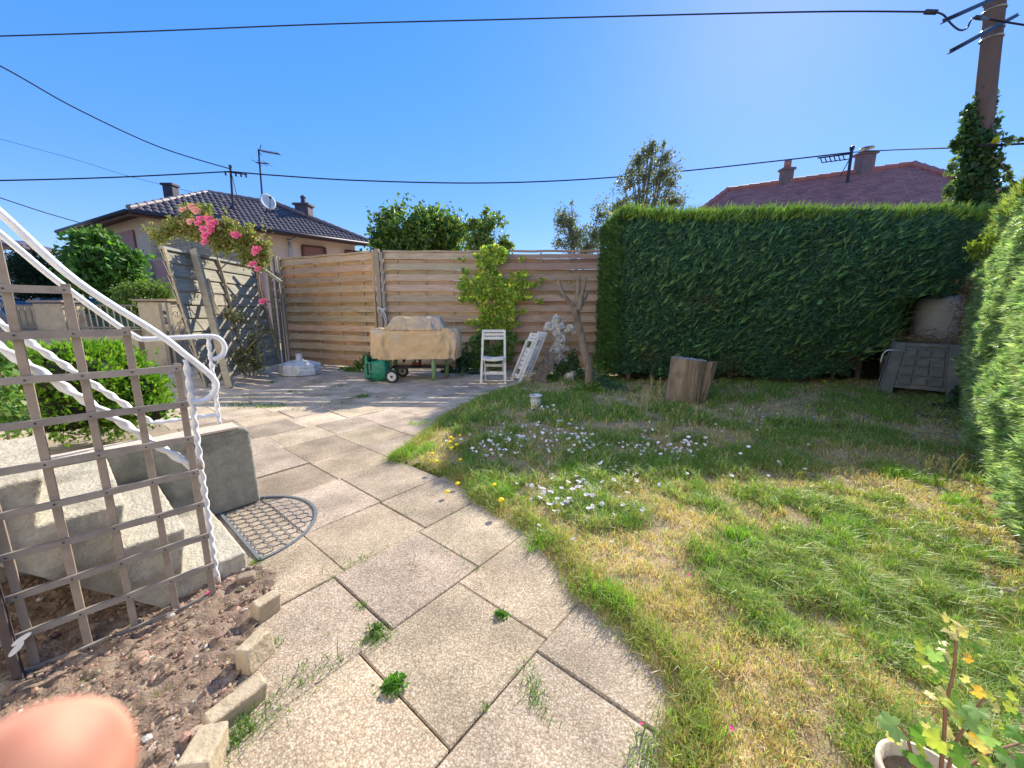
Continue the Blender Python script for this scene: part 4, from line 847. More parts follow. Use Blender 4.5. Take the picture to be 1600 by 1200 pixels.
V, F, Cc = leaf_arrays(pts, rng.normal(size=(len(pts), 3))*[1, 1, .35], rng.uniform(.05, .12, len(pts)), np.full(len(pts), .007), cH)
tag(fast('dry_cuttings', V, F, leafmat('straw', .1, .8, .1), None, Cc), 'heap of dry straw-coloured clippings on and behind the compost bin', 'clippings', kind='stuff')
mb = MB(); mb.tube(smooth_path([P(1376, 566, 5.2), P(1380, 553, 5.15), P(1388, 547, 5.1), P(1402, 548, 5.1), P(1415, 550, 5.15)], 6), .008, 6); thing('white_hose', mb, M_white, 'short white tube arched over the left of the compost bin', 'tube', P(1376, 566, 5.2), smooth=True)
# grey tank behind the bin
tk = np.array([P(1488, 500, 6.0)[0], 6.1, 0]); mb = MB(); mb.lathe(tk, [(.28, 0), (.32, .1), (.34, .5), (.34, 1.25), (.32, 1.33), (.25, 1.38), (.1, 1.40), (.02, 1.42)], 28, sx=1.15)
thing('water_tank', mb, mat('tank_grey', (.30, .31, .30), (.38, .38, .37), 5, .7), 'smooth pale grey water tank in the dark gap behind the compost bin', 'tank', tk, smooth=True)
# ================================================================= HEDGES
def sprays(name, pts, dirs, L, W, base, parent, nf=3, tip=None, tipf=0, m='conifer', fan=.45, v=.3, **mk):
    n = len(pts); A = dirs/np.linalg.norm(dirs, axis=1, keepdims=True); rv = rng.normal(size=(n, 3)); Sx = np.cross(A, rv); Sx /= np.linalg.norm(Sx, axis=1, keepdims=True)
    Ls = L*rng.uniform(.6, 1.35, n); cb = vary(base, n, v, tip=tip, tipf=tipf); Vs, Fs, Cs = [], [], []; o = 0
    for k in range(nf):
        s = (k-(nf-1)/2)/max(1, (nf-1)/2) if nf > 1 else 0; ax = A+Sx*s*fan; ax /= np.linalg.norm(ax, axis=1, keepdims=True)
        ll = Ls*(1-.35*abs(s)); c = pts+ax*(ll*.5)[:, None]
        V, F, C_ = leaf_arrays(c, ax, ll, W*rng.uniform(.7, 1.2, n), cb*rng.uniform(.8, 1.2, (n, 1)), fold=.15, point=.45); Vs.append(V); Fs.append(F+o); Cs.append(C_); o += len(V)
    return fast(name, np.concatenate(Vs), np.concatenate(Fs), leafmat(m, **mk), parent, np.concatenate(Cs), local=ORG(parent) if parent is not None else None)
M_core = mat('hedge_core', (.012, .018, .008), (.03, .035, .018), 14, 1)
hx0, hx1, hy0, hy1, hz = 1.60, 7.3, 5.95, 7.0, 2.62
HB = empty('conifer_hedge', ((hx0+hx1)/2, 6.4, 0), 'tall dark green clipped conifer hedge across the back of the lawn', 'hedge')
def lowz(x): return np.where(x > 5.3, .30+.55*np.clip((x-5.3)/.8, 0, 1), .16+.06*np.sin(x*4))
def hsurf(x, z): return hy0+.34*(fbm(x, z, 1.1, 41, 3)-.5)+.10*(fbm(x, z, 5, 42, 2)-.5)+.16*np.exp(-((x-hx0)/.12))+.12*np.clip((z-2.2)/.4, 0, 1)**2+.10*np.clip((1-z)/1, 0, 1)**2*0-.05*np.sin(z*1.2)+.45*np.clip((x-5.7)/.7, 0, 1)*(z < 1.35)
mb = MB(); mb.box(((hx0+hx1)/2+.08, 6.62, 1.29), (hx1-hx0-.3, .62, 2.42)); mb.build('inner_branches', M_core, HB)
parts('stem', [([(hx0+.3+k*.42, 6.22, -.05), (hx0+.3+k*.42+random.uniform(-.05, .05), 6.25, .5)], .04, 7) for k in range(14)], M_bark, HB)
n = 88000; x = rng.uniform(hx0, hx1, n); z = rng.random(n)*2.5+.1; k = z > lowz(x)+rng.normal(0, .04, n)
cut = (x > 6.05) & (x < 7.0) & (z < 1.42+rng.normal(0, .05, n)); k &= ~cut; x, z = x[k], z[k]; n = len(x)
y = hsurf(x, z)+np.abs(rng.normal(0, .07, n)); pts = np.stack([x, y, z], 1)
dirs = np.stack([rng.normal(.35, .5, n), rng.normal(-.55, .35, n), rng.normal(.55, .4, n)], 1)
sprays('foliage', pts, dirs, .072, .015, (.070, .165, .10), HB, 3, tip=(.15, .30, .12), tipf=.14, v=.5, tr=.2, rough=.55, spec=.3)
n = 9000; x = rng.uniform(hx0-.02, hx1, n); y = rng.uniform(hy0-.02, hy1, n); z = hz-.07+.16*(fbm(x, y, 1.6, 44)-.5)+rng.normal(0, .03, n)-.06*(np.exp(-((y-hy0)/.08)))
dirs = np.stack([rng.normal(.2, .45, n), rng.normal(-.15, .4, n), rng.normal(1.0, .25, n)], 1)
sprays('top_shoots', np.stack([x, y, z], 1), dirs, .16, .020, (.19, .31, .05), HB, 3, tip=(.22, .32, .06), tipf=.3, v=.3, tr=.45, rough=.5)
n = 2600; x = rng.uniform(hx0, hx1, n); lump = fbm(x, x*0, 2.5, 47, 2); k = rng.random(n) < lump*1.3; x = x[k]; n = len(x)
dirs = np.stack([rng.normal(.25, .3, n), rng.normal(-.25, .3, n), rng.normal(1.1, .2, n)], 1)
sprays('long_shoots', np.stack([x, rng.uniform(hy0-.02, hy0+.5, n), np.full(n, hz-.08)], 1), dirs, .17, .020, (.18, .30, .055), HB, 3, v=.3, tr=.45, fan=.25)
n = 700; x = rng.uniform(hx0+.1, hx1-1, n); z = rng.uniform(.4, 2.5, n); dirs = np.stack([rng.normal(.5, .4, n), rng.normal(-.45, .25, n), rng.normal(.75, .3, n)], 1)
sprays('stray_shoots', np.stack([x, hsurf(x, z)-.03, z], 1), dirs, .17, .018, (.14, .27, .09), HB, 3, v=.35, tr=.3, fan=.3)
n = 1200; bx_c = rng.choice(5, n); cxs = np.array([2.2, 3.4, 4.4, 5.2, 2.9])[bx_c]; czs = np.array([.5, .35, .6, .45, 1.3])[bx_c]; x = cxs+rng.normal(0, .16, n); z = np.clip(czs+rng.normal(0, .12, n), .15, 2.4)
sprays('dead_twigs', np.stack([x, hsurf(x, z)+.02, z], 1), rng.normal(size=(n, 3))*[1, .5, 1]+[0, -.4, 0], .08, .010, (.16, .11, .06), HB, 2, v=.4, tr=.1, m='straw')
n = 6500; y = rng.uniform(hy0, hy1+.3, n); z = rng.uniform(.15, hz-.03, n); x = hx0+.06*(fbm(y, z, 3, 45)-.5)+np.abs(rng.normal(0, .05, n))
dirs = np.stack([rng.normal(-.7, .35, n), rng.normal(-.3, .4, n), rng.normal(.6, .35, n)], 1)
sprays('side_foliage', np.stack([x, y, z], 1), dirs, .09, .017, (.06, .13, .035), HB, 3, tip=(.1, .2, .05), tipf=.3, v=.35, tr=.3)

# right-hand hedge running towards the camera
RA, RB_ = np.array([1.80, 1.10, 0]), np.array([6.70, 5.70, 0]); RD = RB_-RA; RL = np.linalg.norm(RD); RD /= RL; RN = np.array([-RD[1], RD[0], 0])
HR = empty('cypress_hedge', (RA+RB_)/2-RN*.4, 'sunlit grey-green cypress hedge rising along the right side of the lawn', 'hedge')
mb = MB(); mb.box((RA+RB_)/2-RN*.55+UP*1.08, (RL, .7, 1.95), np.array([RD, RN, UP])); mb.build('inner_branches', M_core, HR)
def rtop(s): return 2.17+.06*np.sin(s*3)
n = 62000; s = RL*rng.random(n)**1.25; z = rng.random(n)*2.2+.06; k = z < rtop(s); s, z = s[k], z[k]; n = len(s)
dep = .13*(fbm(s, z, 3.2, 51, 3)-.5)*2+.05*(fbm(s, z, 11, 52, 2)-.5)*2; dep = dep-.12*np.clip(z-1.7, 0, 1)-.14*np.clip(.35-z, 0, 1)-np.abs(rng.normal(0, .05, n))
pts = RA+s[:, None]*RD+dep[:, None]*RN+z[:, None]*UP
dirs = np.stack([np.zeros(n)]*3, 1)+RN*rng.normal(.75, .3, n)[:, None]+RD*rng.normal(-.35, .45, n)[:, None]+UP*rng.normal(.12, .38, n)[:, None]
sprays('foliage', pts, dirs, .066, .0105, (.25, .39, .18), HR, 4, tip=(.46, .58, .32), tipf=.3, v=.35, tr=.3, rough=.38, spec=.6, m='cypress', fan=.55)
n = 9000; s = RL*rng.random(n); pts = RA+s[:, None]*RD-rng.uniform(-.05, .9, n)[:, None]*RN; pts[:, 2] = rtop(s)+rng.normal(0, .04, n)
dirs = RN*rng.normal(.2, .4, n)[:, None]+RD*rng.normal(-.1, .4, n)[:, None]+UP*rng.normal(.9, .3, n)[:, None]
sprays('top_shoots', pts, dirs, .10, .013, (.22, .31, .07), HR, 4, tip=(.36, .42, .10), tipf=.3, tr=.45, m='cypress', fan=.5)
parts('stem', [([RA+RD*(.3+k*.42)-RN*.35-UP*.05, RA+RD*(.3+k*.42)-RN*.35+UP*.7], .035, 7) for k in range(15)], M_bark, HR)
# brown dry twigs at the far end and litter under the hedge
n = 1500; s = rng.uniform(RL-1.3, RL-.3, n); pts = RA+s[:, None]*RD+rng.normal(.08, .07, n)[:, None]*RN; pts[:, 2] = rng.uniform(.1, 1.6, n)
V, F, Cc = leaf_arrays(pts, rng.normal(size=(n, 3)), rng.uniform(.04, .10, n), np.full(n, .010), vary((.20, .12, .06), n, .4)); fast('dry_twigs', V, F, leafmat('straw'), HR, Cc, local=ORG(HR))
n = 2600; s = RL*rng.random(n); pts = RA+s[:, None]*RD+rng.normal(.06, .13, n)[:, None]*RN; pts[:, 2] = rng.uniform(.02, .05, n)
V, F, Cc = leaf_arrays(pts, rng.normal(size=(n, 3))*[1, 1, .25], rng.uniform(.02, .05, n), rng.uniform(.008, .02, n), vary((.30, .25, .19), n, .5, tip=(.55, .52, .46), tipf=.25))
tag(fast('leaf_litter', V, F, leafmat('straw'), None, Cc), 'pale dry leaf litter along the foot of the right hedge', 'leaf litter', kind='stuff')

# ================================================================= TREES AND SHRUBS
def tree(name, base, blobs, n, L, W, colr, label, cat='tree', tip=None, tipf=0, gap=.0, gs=1.5, trunk_r=.1, m='leaf', group=None, hollow=.45, limbs=True, v=.35, upb=.3, nomain=False, **mk):
    t = empty(name, base, label, cat, group); pts, dirs = crown_pts(blobs, n, hollow, gap, gs); foliage('crown', pts, dirs, L, W, colr, t, m, tip=tip, tipf=tipf, v=v, upb=upb, **mk)
    top = max(b[2] for b in blobs); mb = MB(); c = np.array(base, float); bl = max(blobs, key=lambda b: b[3]*b[5]); h0 = np.array([bl[0], bl[1], bl[2]-bl[5]*.2])
    pp = smooth_path([c-[0, 0, .1], c+(h0-c)*.5+[random.uniform(-.1, .1), 0, 0], h0], 5); mb.tube(pp, list(np.linspace(trunk_r, trunk_r*.6, len(pp))), 10, nz=.05)
    if limbs:
        for b in blobs:
            e = np.array([b[0], b[1], b[2]+b[5]*.4]); s0 = c+(h0-c)*random.uniform(.55, .95); mid = (s0+e)/2+np.array([random.uniform(-.1, .1), 0, -.05]); q = smooth_path([s0, mid, e], 4); mb.tube(q, list(np.linspace(trunk_r*.45, trunk_r*.1, len(q))), 6)
            for _ in range(3):
                e2 = np.array(b[:3])+rng.normal(0, .45, 3)*np.array(b[3:6]); mb.tube([mid, (mid+e2)/2+[0, 0, .05], e2], [trunk_r*.2, trunk_r*.12, trunk_r*.05], 5)
    mb.build('trunk', M_bark, t); return t
def B(x, y, Y, rx, rz, ry=None):      # a foliage mass seen at (x,y), half-sizes given in image units
    p = P(x, y, Y); k = Y/600*1.0; return (p[0], p[1], p[2], rx*k, (ry or rx)*k, rz*k)
tree('broadleaf_tree', (*P(655, 400, 13)[:2], 0), [B(655, 362, 13, 60, 38), B(620, 360, 13.2, 34, 30), B(700, 368, 12.8, 36, 26), B(655, 345, 13, 34, 22), B(600, 378, 13, 22, 26), B(640, 410, 13, 60, 30), B(700, 400, 13, 40, 26)], 13000, .15, .09, (.08, .16, .03), 'dense rounded dark green tree just beyond the fence', tip=(.22, .30, .05), tipf=.35, trunk_r=.15, gap=.30, gs=3)
tree('young_tree', (*P(765, 400, 11)[:2], 0), [B(762, 362, 11, 20, 22), B(775, 350, 11, 16, 14), B(752, 380, 11, 26, 18), B(785, 378, 11, 15, 10), B(760, 335, 11, 5, 12), B(740, 352, 11, 14, 10), B(790, 385, 11, 14, 8)], 2300, .12, .07, (.12, .20, .04), 'light green feathery young tree rising behind the ivy', tip=(.2, .28, .06), tipf=.4, gap=.4, gs=4, trunk_r=.05)
tree('tall_sparse_tree', (*P(1010, 400, 11)[:2], 0), [B(1010, 275, 11, 30, 32), B(985, 282, 11, 22, 22), B(1035, 270, 11, 26, 22), B(1015, 238, 11, 16, 18), B(998, 250, 11, 12, 14), B(1040, 245, 11, 14, 16), B(975, 300, 11, 16, 14), B(1005, 315, 11, 50, 20), B(965, 318, 11, 24, 20), B(1050, 315, 11, 24, 18), B(1050, 290, 11, 14, 14), B(1020, 225, 11, 5, 9), B(1038, 225, 11, 4, 8)], 6500, .085, .042, (.19, .22, .13), 'tall sparse grey-green fruit tree standing above the left end of the hedge', tip=(.22, .20, .10), tipf=.3, gap=.50, gs=5, trunk_r=.08, hollow=.8)
tree('sparse_tree', (*P(895, 400, 12)[:2], 0), [B(890, 350, 12, 18, 22), B(882, 330, 12, 12, 12), B(896, 370, 12, 26, 18), B(938, 335, 12, 16, 22), B(930, 368, 12, 22, 22), B(950, 350, 12, 14, 24), B(875, 345, 12, 12, 14), B(915, 385, 12, 40, 14), B(872, 375, 12, 10, 16), B(893, 320, 12, 4, 8)], 5200, .085, .042, (.18, .22, .14), 'small sparse grey-green tree between the fence top and the hedge', tip=(.2, .18, .09), tipf=.25, gap=.36, gs=5, trunk_r=.05, hollow=.7)
tree('leafy_tree', (*P(165, 470, 10.5)[:2], 0), [B(165, 405, 10.5, 45, 32), B(140, 385, 10.5, 30, 20), B(190, 420, 10.3, 28, 26), B(130, 415, 10.5, 22, 26), B(165, 440, 10.5, 50, 26), B(150, 370, 10.5, 26, 12), B(205, 405, 10.4, 16, 16)], 7500, .16, .10, (.07, .17, .03), 'bushy deep green broadleaf tree in front of the bungalow corner', tip=(.15, .30, .05), tipf=.35, trunk_r=.1, gap=.33, gs=3)
tree('dark_conifer', (*P(60, 470, 12)[:2], 0), [B(62, 425, 12, 36, 34), B(45, 415, 12, 22, 26), B(85, 440, 12, 18, 22), B(30, 425, 12, 14, 26), B(60, 455, 12, 42, 20)], 9000, .13, .035, (.020, .045, .018), 'dark clipped conifer beside the white house', tip=(.10, .12, .03), tipf=.08, m='conifer', trunk_r=.1, limbs=False)
tree('round_shrub', (*P(225, 478, 9.3)[:2], 0), [B(225, 458, 9.3, 32, 20), B(200, 462, 9.3, 18, 18), B(250, 462, 9.3, 16, 20), B(225, 478, 9.3, 42, 16)], 6500, .07, .045, (.13, .22, .035), 'clipped light green shrub behind the gate pillar', 'shrub', tip=(.17, .24, .05), tipf=.35, trunk_r=.05)
tree('round_shrub', (*P(128, 492, 9.1)[:2], 0), [B(150, 484, 9.2, 22, 8), B(175, 474, 9.2, 14, 7)], 900, .06, .04, (.07, .12, .03), 'low straggly shrub below the leafy tree behind the street wall', 'shrub', trunk_r=.02, limbs=False)
# bright thuja shrubs behind the low wall
def thuja(base, blobs, n, label, L=.05, base_c=(.14, .30, .025), W=.012):
    t = empty('thuja_shrub', base, label, 'shrub', 'bright green thuja shrubs'); pts, dirs = crown_pts(blobs, n, .22, .12, 4)
    dirs = dirs*.8+rng.normal(0, .3, dirs.shape)+[0, 0, .45]; sprays('foliage', pts, dirs, L, W, base_c, t, 5, tip=(.22, .36, .04), tipf=.35, v=.35, tr=.35, m='thuja', fan=.7, rough=.45)
    core = MB()
    for b_ in blobs: core.lathe((b_[0], b_[1], b_[2]), [(b_[3]*.72*math.sin(a), -b_[5]*.72*math.cos(a)) for a in np.linspace(.1, 3.04, 8)], 12, sy=b_[4]/b_[3])
    core.build('inner_branches', M_core, t); return t
Y1 = 3.05
thuja((*P(120, 640, Y1)[:2], 0), [B(120, 585, Y1, 70, 42, 60), B(60, 580, Y1, 60, 36, 50), B(30, 600, Y1+.1, 50, 60, 50), B(90, 640, Y1, 90, 50, 60), B(150, 560, Y1+.2, 40, 26, 40), B(100, 555, Y1, 50, 20, 40)], 5200, 'broad bright green thuja shrub behind the lattice and low wall')
thuja((*P(200, 650, 3.35)[:2], 0), [B(185, 578, 3.35, 40, 40, 40), B(215, 612, 3.35, 46, 34, 40), B(235, 640, 3.3, 30, 26, 30), B(180, 640, 3.35, 50, 40, 40), B(170, 555, 3.35, 26, 18, 30)], 4200, 'second bright thuja shrub, nearer the gate, drooping towards the patio')
t = empty('leafy_vine', (*P(20, 650, 2.3)[:2], .3), 'pale broad-leaved creeper at the left edge behind the lattice', 'plant')
pts, dirs = crown_pts([B(5, 610, 2.3, 26, 50, 20), B(20, 650, 2.3, 26, 30, 20), B(0, 560, 2.3, 14, 30, 15)], 420, .5); foliage('foliage', pts, dirs, .05, .038, (.12, .24, .06), t, 'leaf', tip=(.3, .4, .15), tipf=.25)
mb = MB(); mb.tube([P(15, 700, 2.3), P(8, 640, 2.3), P(2, 580, 2.3)], .008, 6); mb.build('stem', M_bark, t)

# ivy on the fence
IY = 7.62; iv = empty('ivy', (*P(772, 600, IY)[:2], 0), 'bright green ivy climbing the fence post and spreading both ways', 'climbing plant')
blobs = [B(768, 400, IY, 26, 14, 8), B(775, 395, IY, 14, 10, 8), B(756, 412, IY, 12, 8, 6), B(762, 440, IY, 22, 24, 9), B(775, 470, IY, 30, 26, 9), B(740, 450, IY, 26, 10, 6), B(728, 440, IY, 10, 8, 5), B(800, 445, IY, 26, 8, 6), B(812, 430, IY, 16, 6, 5), B(825, 445, IY, 16, 5, 5), B(820, 462, IY, 12, 8, 5), B(795, 465, IY, 20, 14, 7), B(735, 465, IY, 18, 8, 5), B(768, 500, IY, 22, 14, 8), B(790, 490, IY, 18, 8, 6), B(758, 520, IY, 12, 16, 7), B(740, 505, IY, 16, 5, 5), B(800, 505, IY, 14, 5, 5), B(788, 520, IY, 12, 12, 6), B(842, 470, IY, 6, 4, 4), B(848, 437, IY, 4, 3, 4), B(815, 405, IY, 5, 4, 4), B(722, 405, IY, 6, 3, 4), B(728, 425, IY, 6, 6, 4), B(815, 487, IY, 8, 3, 4), B(745, 550, IY, 18, 26, 12), B(735, 575, IY, 14, 20, 12), B(720, 560, IY, 8, 14, 8), B(790, 545, IY, 14, 22, 10), B(775, 560, IY, 14, 24, 10), B(800, 528, IY, 8, 8, 6), B(822, 535, IY, 8, 5, 5)]
vv = lambda b: b[3]*b[5]; pts = []
for b_ in blobs:
    k = int(vv(b_)*4200); d = rng.uniform(-1, 1, (k*2, 2)); d = d[(d**2).sum(1) < 1][:k]; pts.append(np.stack([b_[0]+d[:, 0]*b_[3], b_[1]-rng.uniform(0, b_[4], len(d)), b_[2]+d[:, 1]*b_[5]], 1))
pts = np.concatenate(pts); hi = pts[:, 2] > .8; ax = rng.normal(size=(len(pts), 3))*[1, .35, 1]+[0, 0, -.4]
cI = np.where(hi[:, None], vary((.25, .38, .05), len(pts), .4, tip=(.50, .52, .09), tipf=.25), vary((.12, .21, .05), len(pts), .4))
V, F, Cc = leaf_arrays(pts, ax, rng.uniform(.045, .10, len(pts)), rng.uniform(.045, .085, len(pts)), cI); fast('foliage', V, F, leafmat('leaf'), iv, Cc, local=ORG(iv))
mb = MB()
for q in ([P(776, 600, IY+.05), P(774, 540, IY+.05), P(776, 480, IY), P(770, 410, IY)], [P(770, 600, IY+.03), P(764, 550, IY), P(760, 480, IY), P(755, 440, IY)], [P(772, 460, IY), P(800, 448, IY), P(830, 444, IY)], [P(770, 470, IY), P(740, 450, IY), P(720, 440, IY)], [P(778, 505, IY), P(800, 505, IY), P(815, 487, IY)]): mb.tube(smooth_path(q, 5), .012, 6)
mb.build('stem', M_bark, iv, smooth=True)

# climbing rose
RY = 6.9; rs_ = empty('climbing_rose', (*G(385, 590)[:2], 0), 'climbing rose with pink blooms arching over the leaning grey panel', 'rose')
bl = [B(290, 352, 6.9, 30, 14, 20), B(260, 362, 6.9, 26, 10, 16), B(250, 372, 7, 14, 8, 12), B(318, 350, 6.9, 34, 16, 20), B(340, 365, 6.9, 36, 18, 18), B(375, 375, 6.9, 26, 14, 16), B(395, 370, 6.9, 20, 16, 14), B(400, 395, 6.9, 18, 14, 12), B(412, 380, 6.9, 10, 18, 10), B(385, 402, 6.9, 22, 14, 12), B(345, 385, 6.9, 26, 10, 12), B(300, 330, 6.9, 18, 10, 10), B(325, 335, 6.9, 26, 14, 12), B(350, 350, 6.9, 20, 8, 10), B(415, 402, 6.9, 8, 12, 8), B(300, 372, 6.9, 34, 8, 12), B(404, 415, 6.8, 12, 8, 8)]
bl = [(b[0], b[1], b[2], b[3]*1.25, b[4], b[5]*1.3) for b in bl]; pts, dirs = crown_pts(bl, 7500, .8, .45, 6); foliage('foliage', pts, dirs, .062, .036, (.19, .24, .06), rs_, 'leaf', tip=(.34, .26, .10), tipf=.35, v=.4)
bl = [B(355, 490, 6.2, 10, 14, 8), B(362, 465, 6.2, 10, 8, 8), B(375, 500, 6.3, 20, 18, 14), B(392, 540, 6.5, 26, 32, 18), B(375, 560, 6.3, 22, 26, 18), B(400, 570, 6.4, 18, 22, 14), B(412, 515, 6.8, 14, 14, 8), B(438, 470, 7.2, 6, 10, 5)]
pts, dirs = crown_pts(bl, 1500, .8, .38, 5); foliage('lower_foliage', pts, dirs, .055, .028, (.10, .12, .045), rs_, 'leaf', tip=(.32, .26, .14), tipf=.25)
mb = MB(); b0 = G(385, 590)
for q in ([b0, P(375, 540, 6.5), P(362, 480, 6.4), P(345, 420, 6.6), P(330, 380, 6.9), P(312, 345, 6.9)], [b0+[.05, 0, 0], P(395, 540, 6.6), P(405, 480, 6.9), P(400, 420, 6.9), P(390, 385, 6.9)], [P(403, 420, 6.8), P(406, 445, 6.7), P(412, 468, 6.7), P(425, 472, 6.9)], [P(330, 380, 6.9), P(290, 365, 6.9), P(255, 372, 6.9)], [b0, P(378, 560, 6.3), P(400, 530, 6.4), P(412, 510, 6.7)], [b0, P(368, 555, 6.2), P(358, 500, 6.2), P(350, 465, 6.2)], [P(345, 420, 6.6), P(370, 400, 6.9), P(405, 395, 6.9)]): mb.tube(smooth_path(q, 5), .009, 6)
mb.build('stems', mat('rose_stem', (.20, .14, .08), (.30, .24, .12), 20, .8), rs_, smooth=True)
M_rose = mat('rose_pink', (.80, .10, .26), (.92, .30, .45), 24, .55); M_rosep = mat('rose_pale', (.82, .36, .30), (.90, .52, .45), 24, .55)
def bloom(mb, c, r):
    for ring, (k, tl, rr) in enumerate(((6, .25, 1), (5, .7, .75), (4, 1.15, .5))):
        for i in range(k):
            t = 2*math.pi*i/k+ring*.5+random.uniform(-.2, .2); u = np.array([math.cos(t), -math.sin(tl)*0, math.sin(t)]); f = np.array([0, -1, 0.15]); e = u*math.cos(tl)+f*math.sin(tl); s_ = np.cross(u, f)
            s_ /= np.linalg.norm(s_); o_ = c; L_ = r*rr
            mb.add([o_, o_+e*L_*.6+s_*L_*.45, o_+e*L_*1.05+s_*L_*.2, o_+e*L_*1.05-s_*L_*.2, o_+e*L_*.6-s_*L_*.45, o_+e*L_*.6-f*L_*.12], [(0, 1, 5), (1, 2, 5), (2, 3, 5), (3, 4, 5), (4, 0, 5)])
FL = [(1065, 480, 1, .8), (1115, 460, 1, .8), (1145, 490, 1, .9), (1170, 535, 0, 1), (1215, 535, 0, 1.1), (1245, 560, 0, 1.3), (1200, 632, 0, 1.2), (1185, 592, 0, 1), (1228, 605, 0, 1), (1370, 625, 0, 1), (1385, 635, 0, .8), (1500, 715, 0, 1.3), (1475, 800, 0, 1), (1505, 828, 0, .8), (1535, 1018, 0, 1), (1112, 550, 1, 1), (1195, 672, 0, .9), (1130, 478, 1, .8), (1225, 580, 0, 1.2), (1490, 735, 0, .8), (1155, 560, 0, .8)]
for (x, y, pl, s_) in FL:
    Yr = 6.62 if y < 900 else 6.6; c = P(x/3.75, 200+y/3.75, Yr); mb = MB(); bloom(mb, c, .052*s_); bloom(mb, c+[.045, .02, .02], .036*s_); mb.build('bloom', M_rosep if pl else M_rose, rs_)
# plants round the foot of the little tree, at the hedge foot and by the stones
def clump(name, c, blobs, n, L, W, base, label, cat='plant', tip=None, tipf=.2, m='leaf', group=None, hollow=.5):
    t = empty(name, c, label, cat, group); pts, dirs = crown_pts(blobs, n, hollow); pts[:, 2] = np.maximum(pts[:, 2], .01); foliage('foliage', pts, dirs, L, W, base, t, m, tip=tip, tipf=tipf)
    mb = MB()
    for _ in range(9): e = pts[rng.integers(len(pts))]; mb.tube([np.array(c)-[0, 0, .02], (np.array(c)+e)/2+[0, 0, .02], e], .004, 5)
    mb.build('stem', mat('green_stem', (.14, .18, .06), (.22, .24, .1), 20, .8), t); return t
clump('leafy_clump', G(905, 618), [B(905, 615, 5.3, 24, 14, 16), B(925, 610, 5.3, 20, 16, 14), B(890, 625, 5.2, 18, 8, 12)], 900, .05, .032, (.12, .22, .03), 'bright green leafy clump at the foot of the pruned tree', tip=(.25, .34, .05))
clump('leafy_clump', G(958, 612), [B(955, 608, 5.5, 26, 14, 18), B(940, 598, 5.6, 16, 12, 14), B(975, 615, 5.4, 16, 8, 14)], 1100, .05, .018, (.07, .15, .09), 'blue-green feathery clump to the right of the pruned tree', tip=(.14, .24, .16))
clump('leafy_clump', G(878, 596), [B(880, 575, 6.3, 18, 14, 12), B(895, 565, 6.4, 12, 18, 10), B(862, 590, 6.2, 16, 8, 10), B(905, 590, 6.2, 16, 14, 10)], 800, .06, .045, (.05, .11, .035), 'dark ivy-like clump in front of the coral-like rock', tip=(.12, .2, .06))
clump('leafy_clump', G(938, 596), [B(938, 580, 6.1, 12, 18, 10), B(930, 560, 6.3, 8, 14, 8), B(945, 592, 6.0, 16, 10, 10)], 700, .05, .03, (.09, .17, .04), 'green weeds squeezed between the fence end and the hedge', tip=(.2, .3, .05))
clump('leafy_clump', G(722, 590), [B(722, 570, 7.3, 12, 24, 12), B(700, 580, 7.3, 12, 10, 10), B(742, 588, 7.1, 10, 10, 8)], 900, .06, .045, (.035, .075, .03), 'dark green clump between the barbecue and the open chair', tip=(.1, .17, .05))
clump('leafy_clump', G(568, 577), [B(562, 572, 7.3, 10, 10, 8), B(545, 577, 7.4, 18, 5, 6), B(572, 562, 7.3, 8, 8, 6)], 420, .06, .04, (.10, .19, .04), 'small green clump at the fence foot left of the green bag', tip=(.2, .3, .05))
clump('leafy_clump', G(1490, 655), [B(1490, 650, 4.4, 34, 22, 26), B(1515, 625, 4.6, 26, 30, 22), B(1470, 668, 4.1, 30, 14, 20), B(1510, 690, 3.8, 26, 26, 20)], 2600, .06, .04, (.04, .085, .035), 'dark leafy undergrowth between the compost bin and right hedge', tip=(.08, .15, .06))
clump('leafy_clump', G(1500, 745), [B(1478, 718, 3.3, 22, 8, 14), B(1500, 735, 3.1, 16, 10, 12)], 700, .04, .022, (.12, .22, .06), 'low green sprigs sticking out of the right hedge foot', tip=(.2, .32, .1))
# tall weeds with pale seed heads by the log
def tallweed(px, h, label, n=7, col_=(.34, .32, .14)):
    c = G(*px); mb = MB()
    for _ in range(n):
        o_ = c+np.array([random.uniform(-.12, .12), random.uniform(-.08, .08), 0]); e = o_+np.array([random.uniform(-.1, .1), random.uniform(-.05, .05), h*random.uniform(.6, 1)]); mid = (o_+e)/2+[random.uniform(-.03, .03), 0, 0]; mb.tube([o_, mid, e], .0022, 4)
        for k in range(10):
            q = o_+(e-o_)*(.55+.045*k); d_ = np.array([random.uniform(-1, 1), random.uniform(-1, 1), .8])*.022; s_ = np.array([.006, 0, 0]); mb.add([q, q+d_*.5+s_, q+d_, q+d_*.5-s_], [(0, 1, 2), (0, 2, 3)])
    thing('tall_weed', mb, mat('dry_stem', (.34, .33, .14), (.50, .44, .22), 20, .8), label, 'weed', c, 'tall weeds gone to seed')
tallweed((1003, 650), .34, 'tall pale weed gone to seed left of the split stump'); tallweed((1022, 632), .40, 'tallest pale seed stalks close behind the left of the stump'); tallweed((1060, 662), .24, 'short seed stalks right in front of the split stump', 5)
tallweed((1462, 752), .22, 'yellowish weed stalks at the shadow edge by the right hedge', 9)
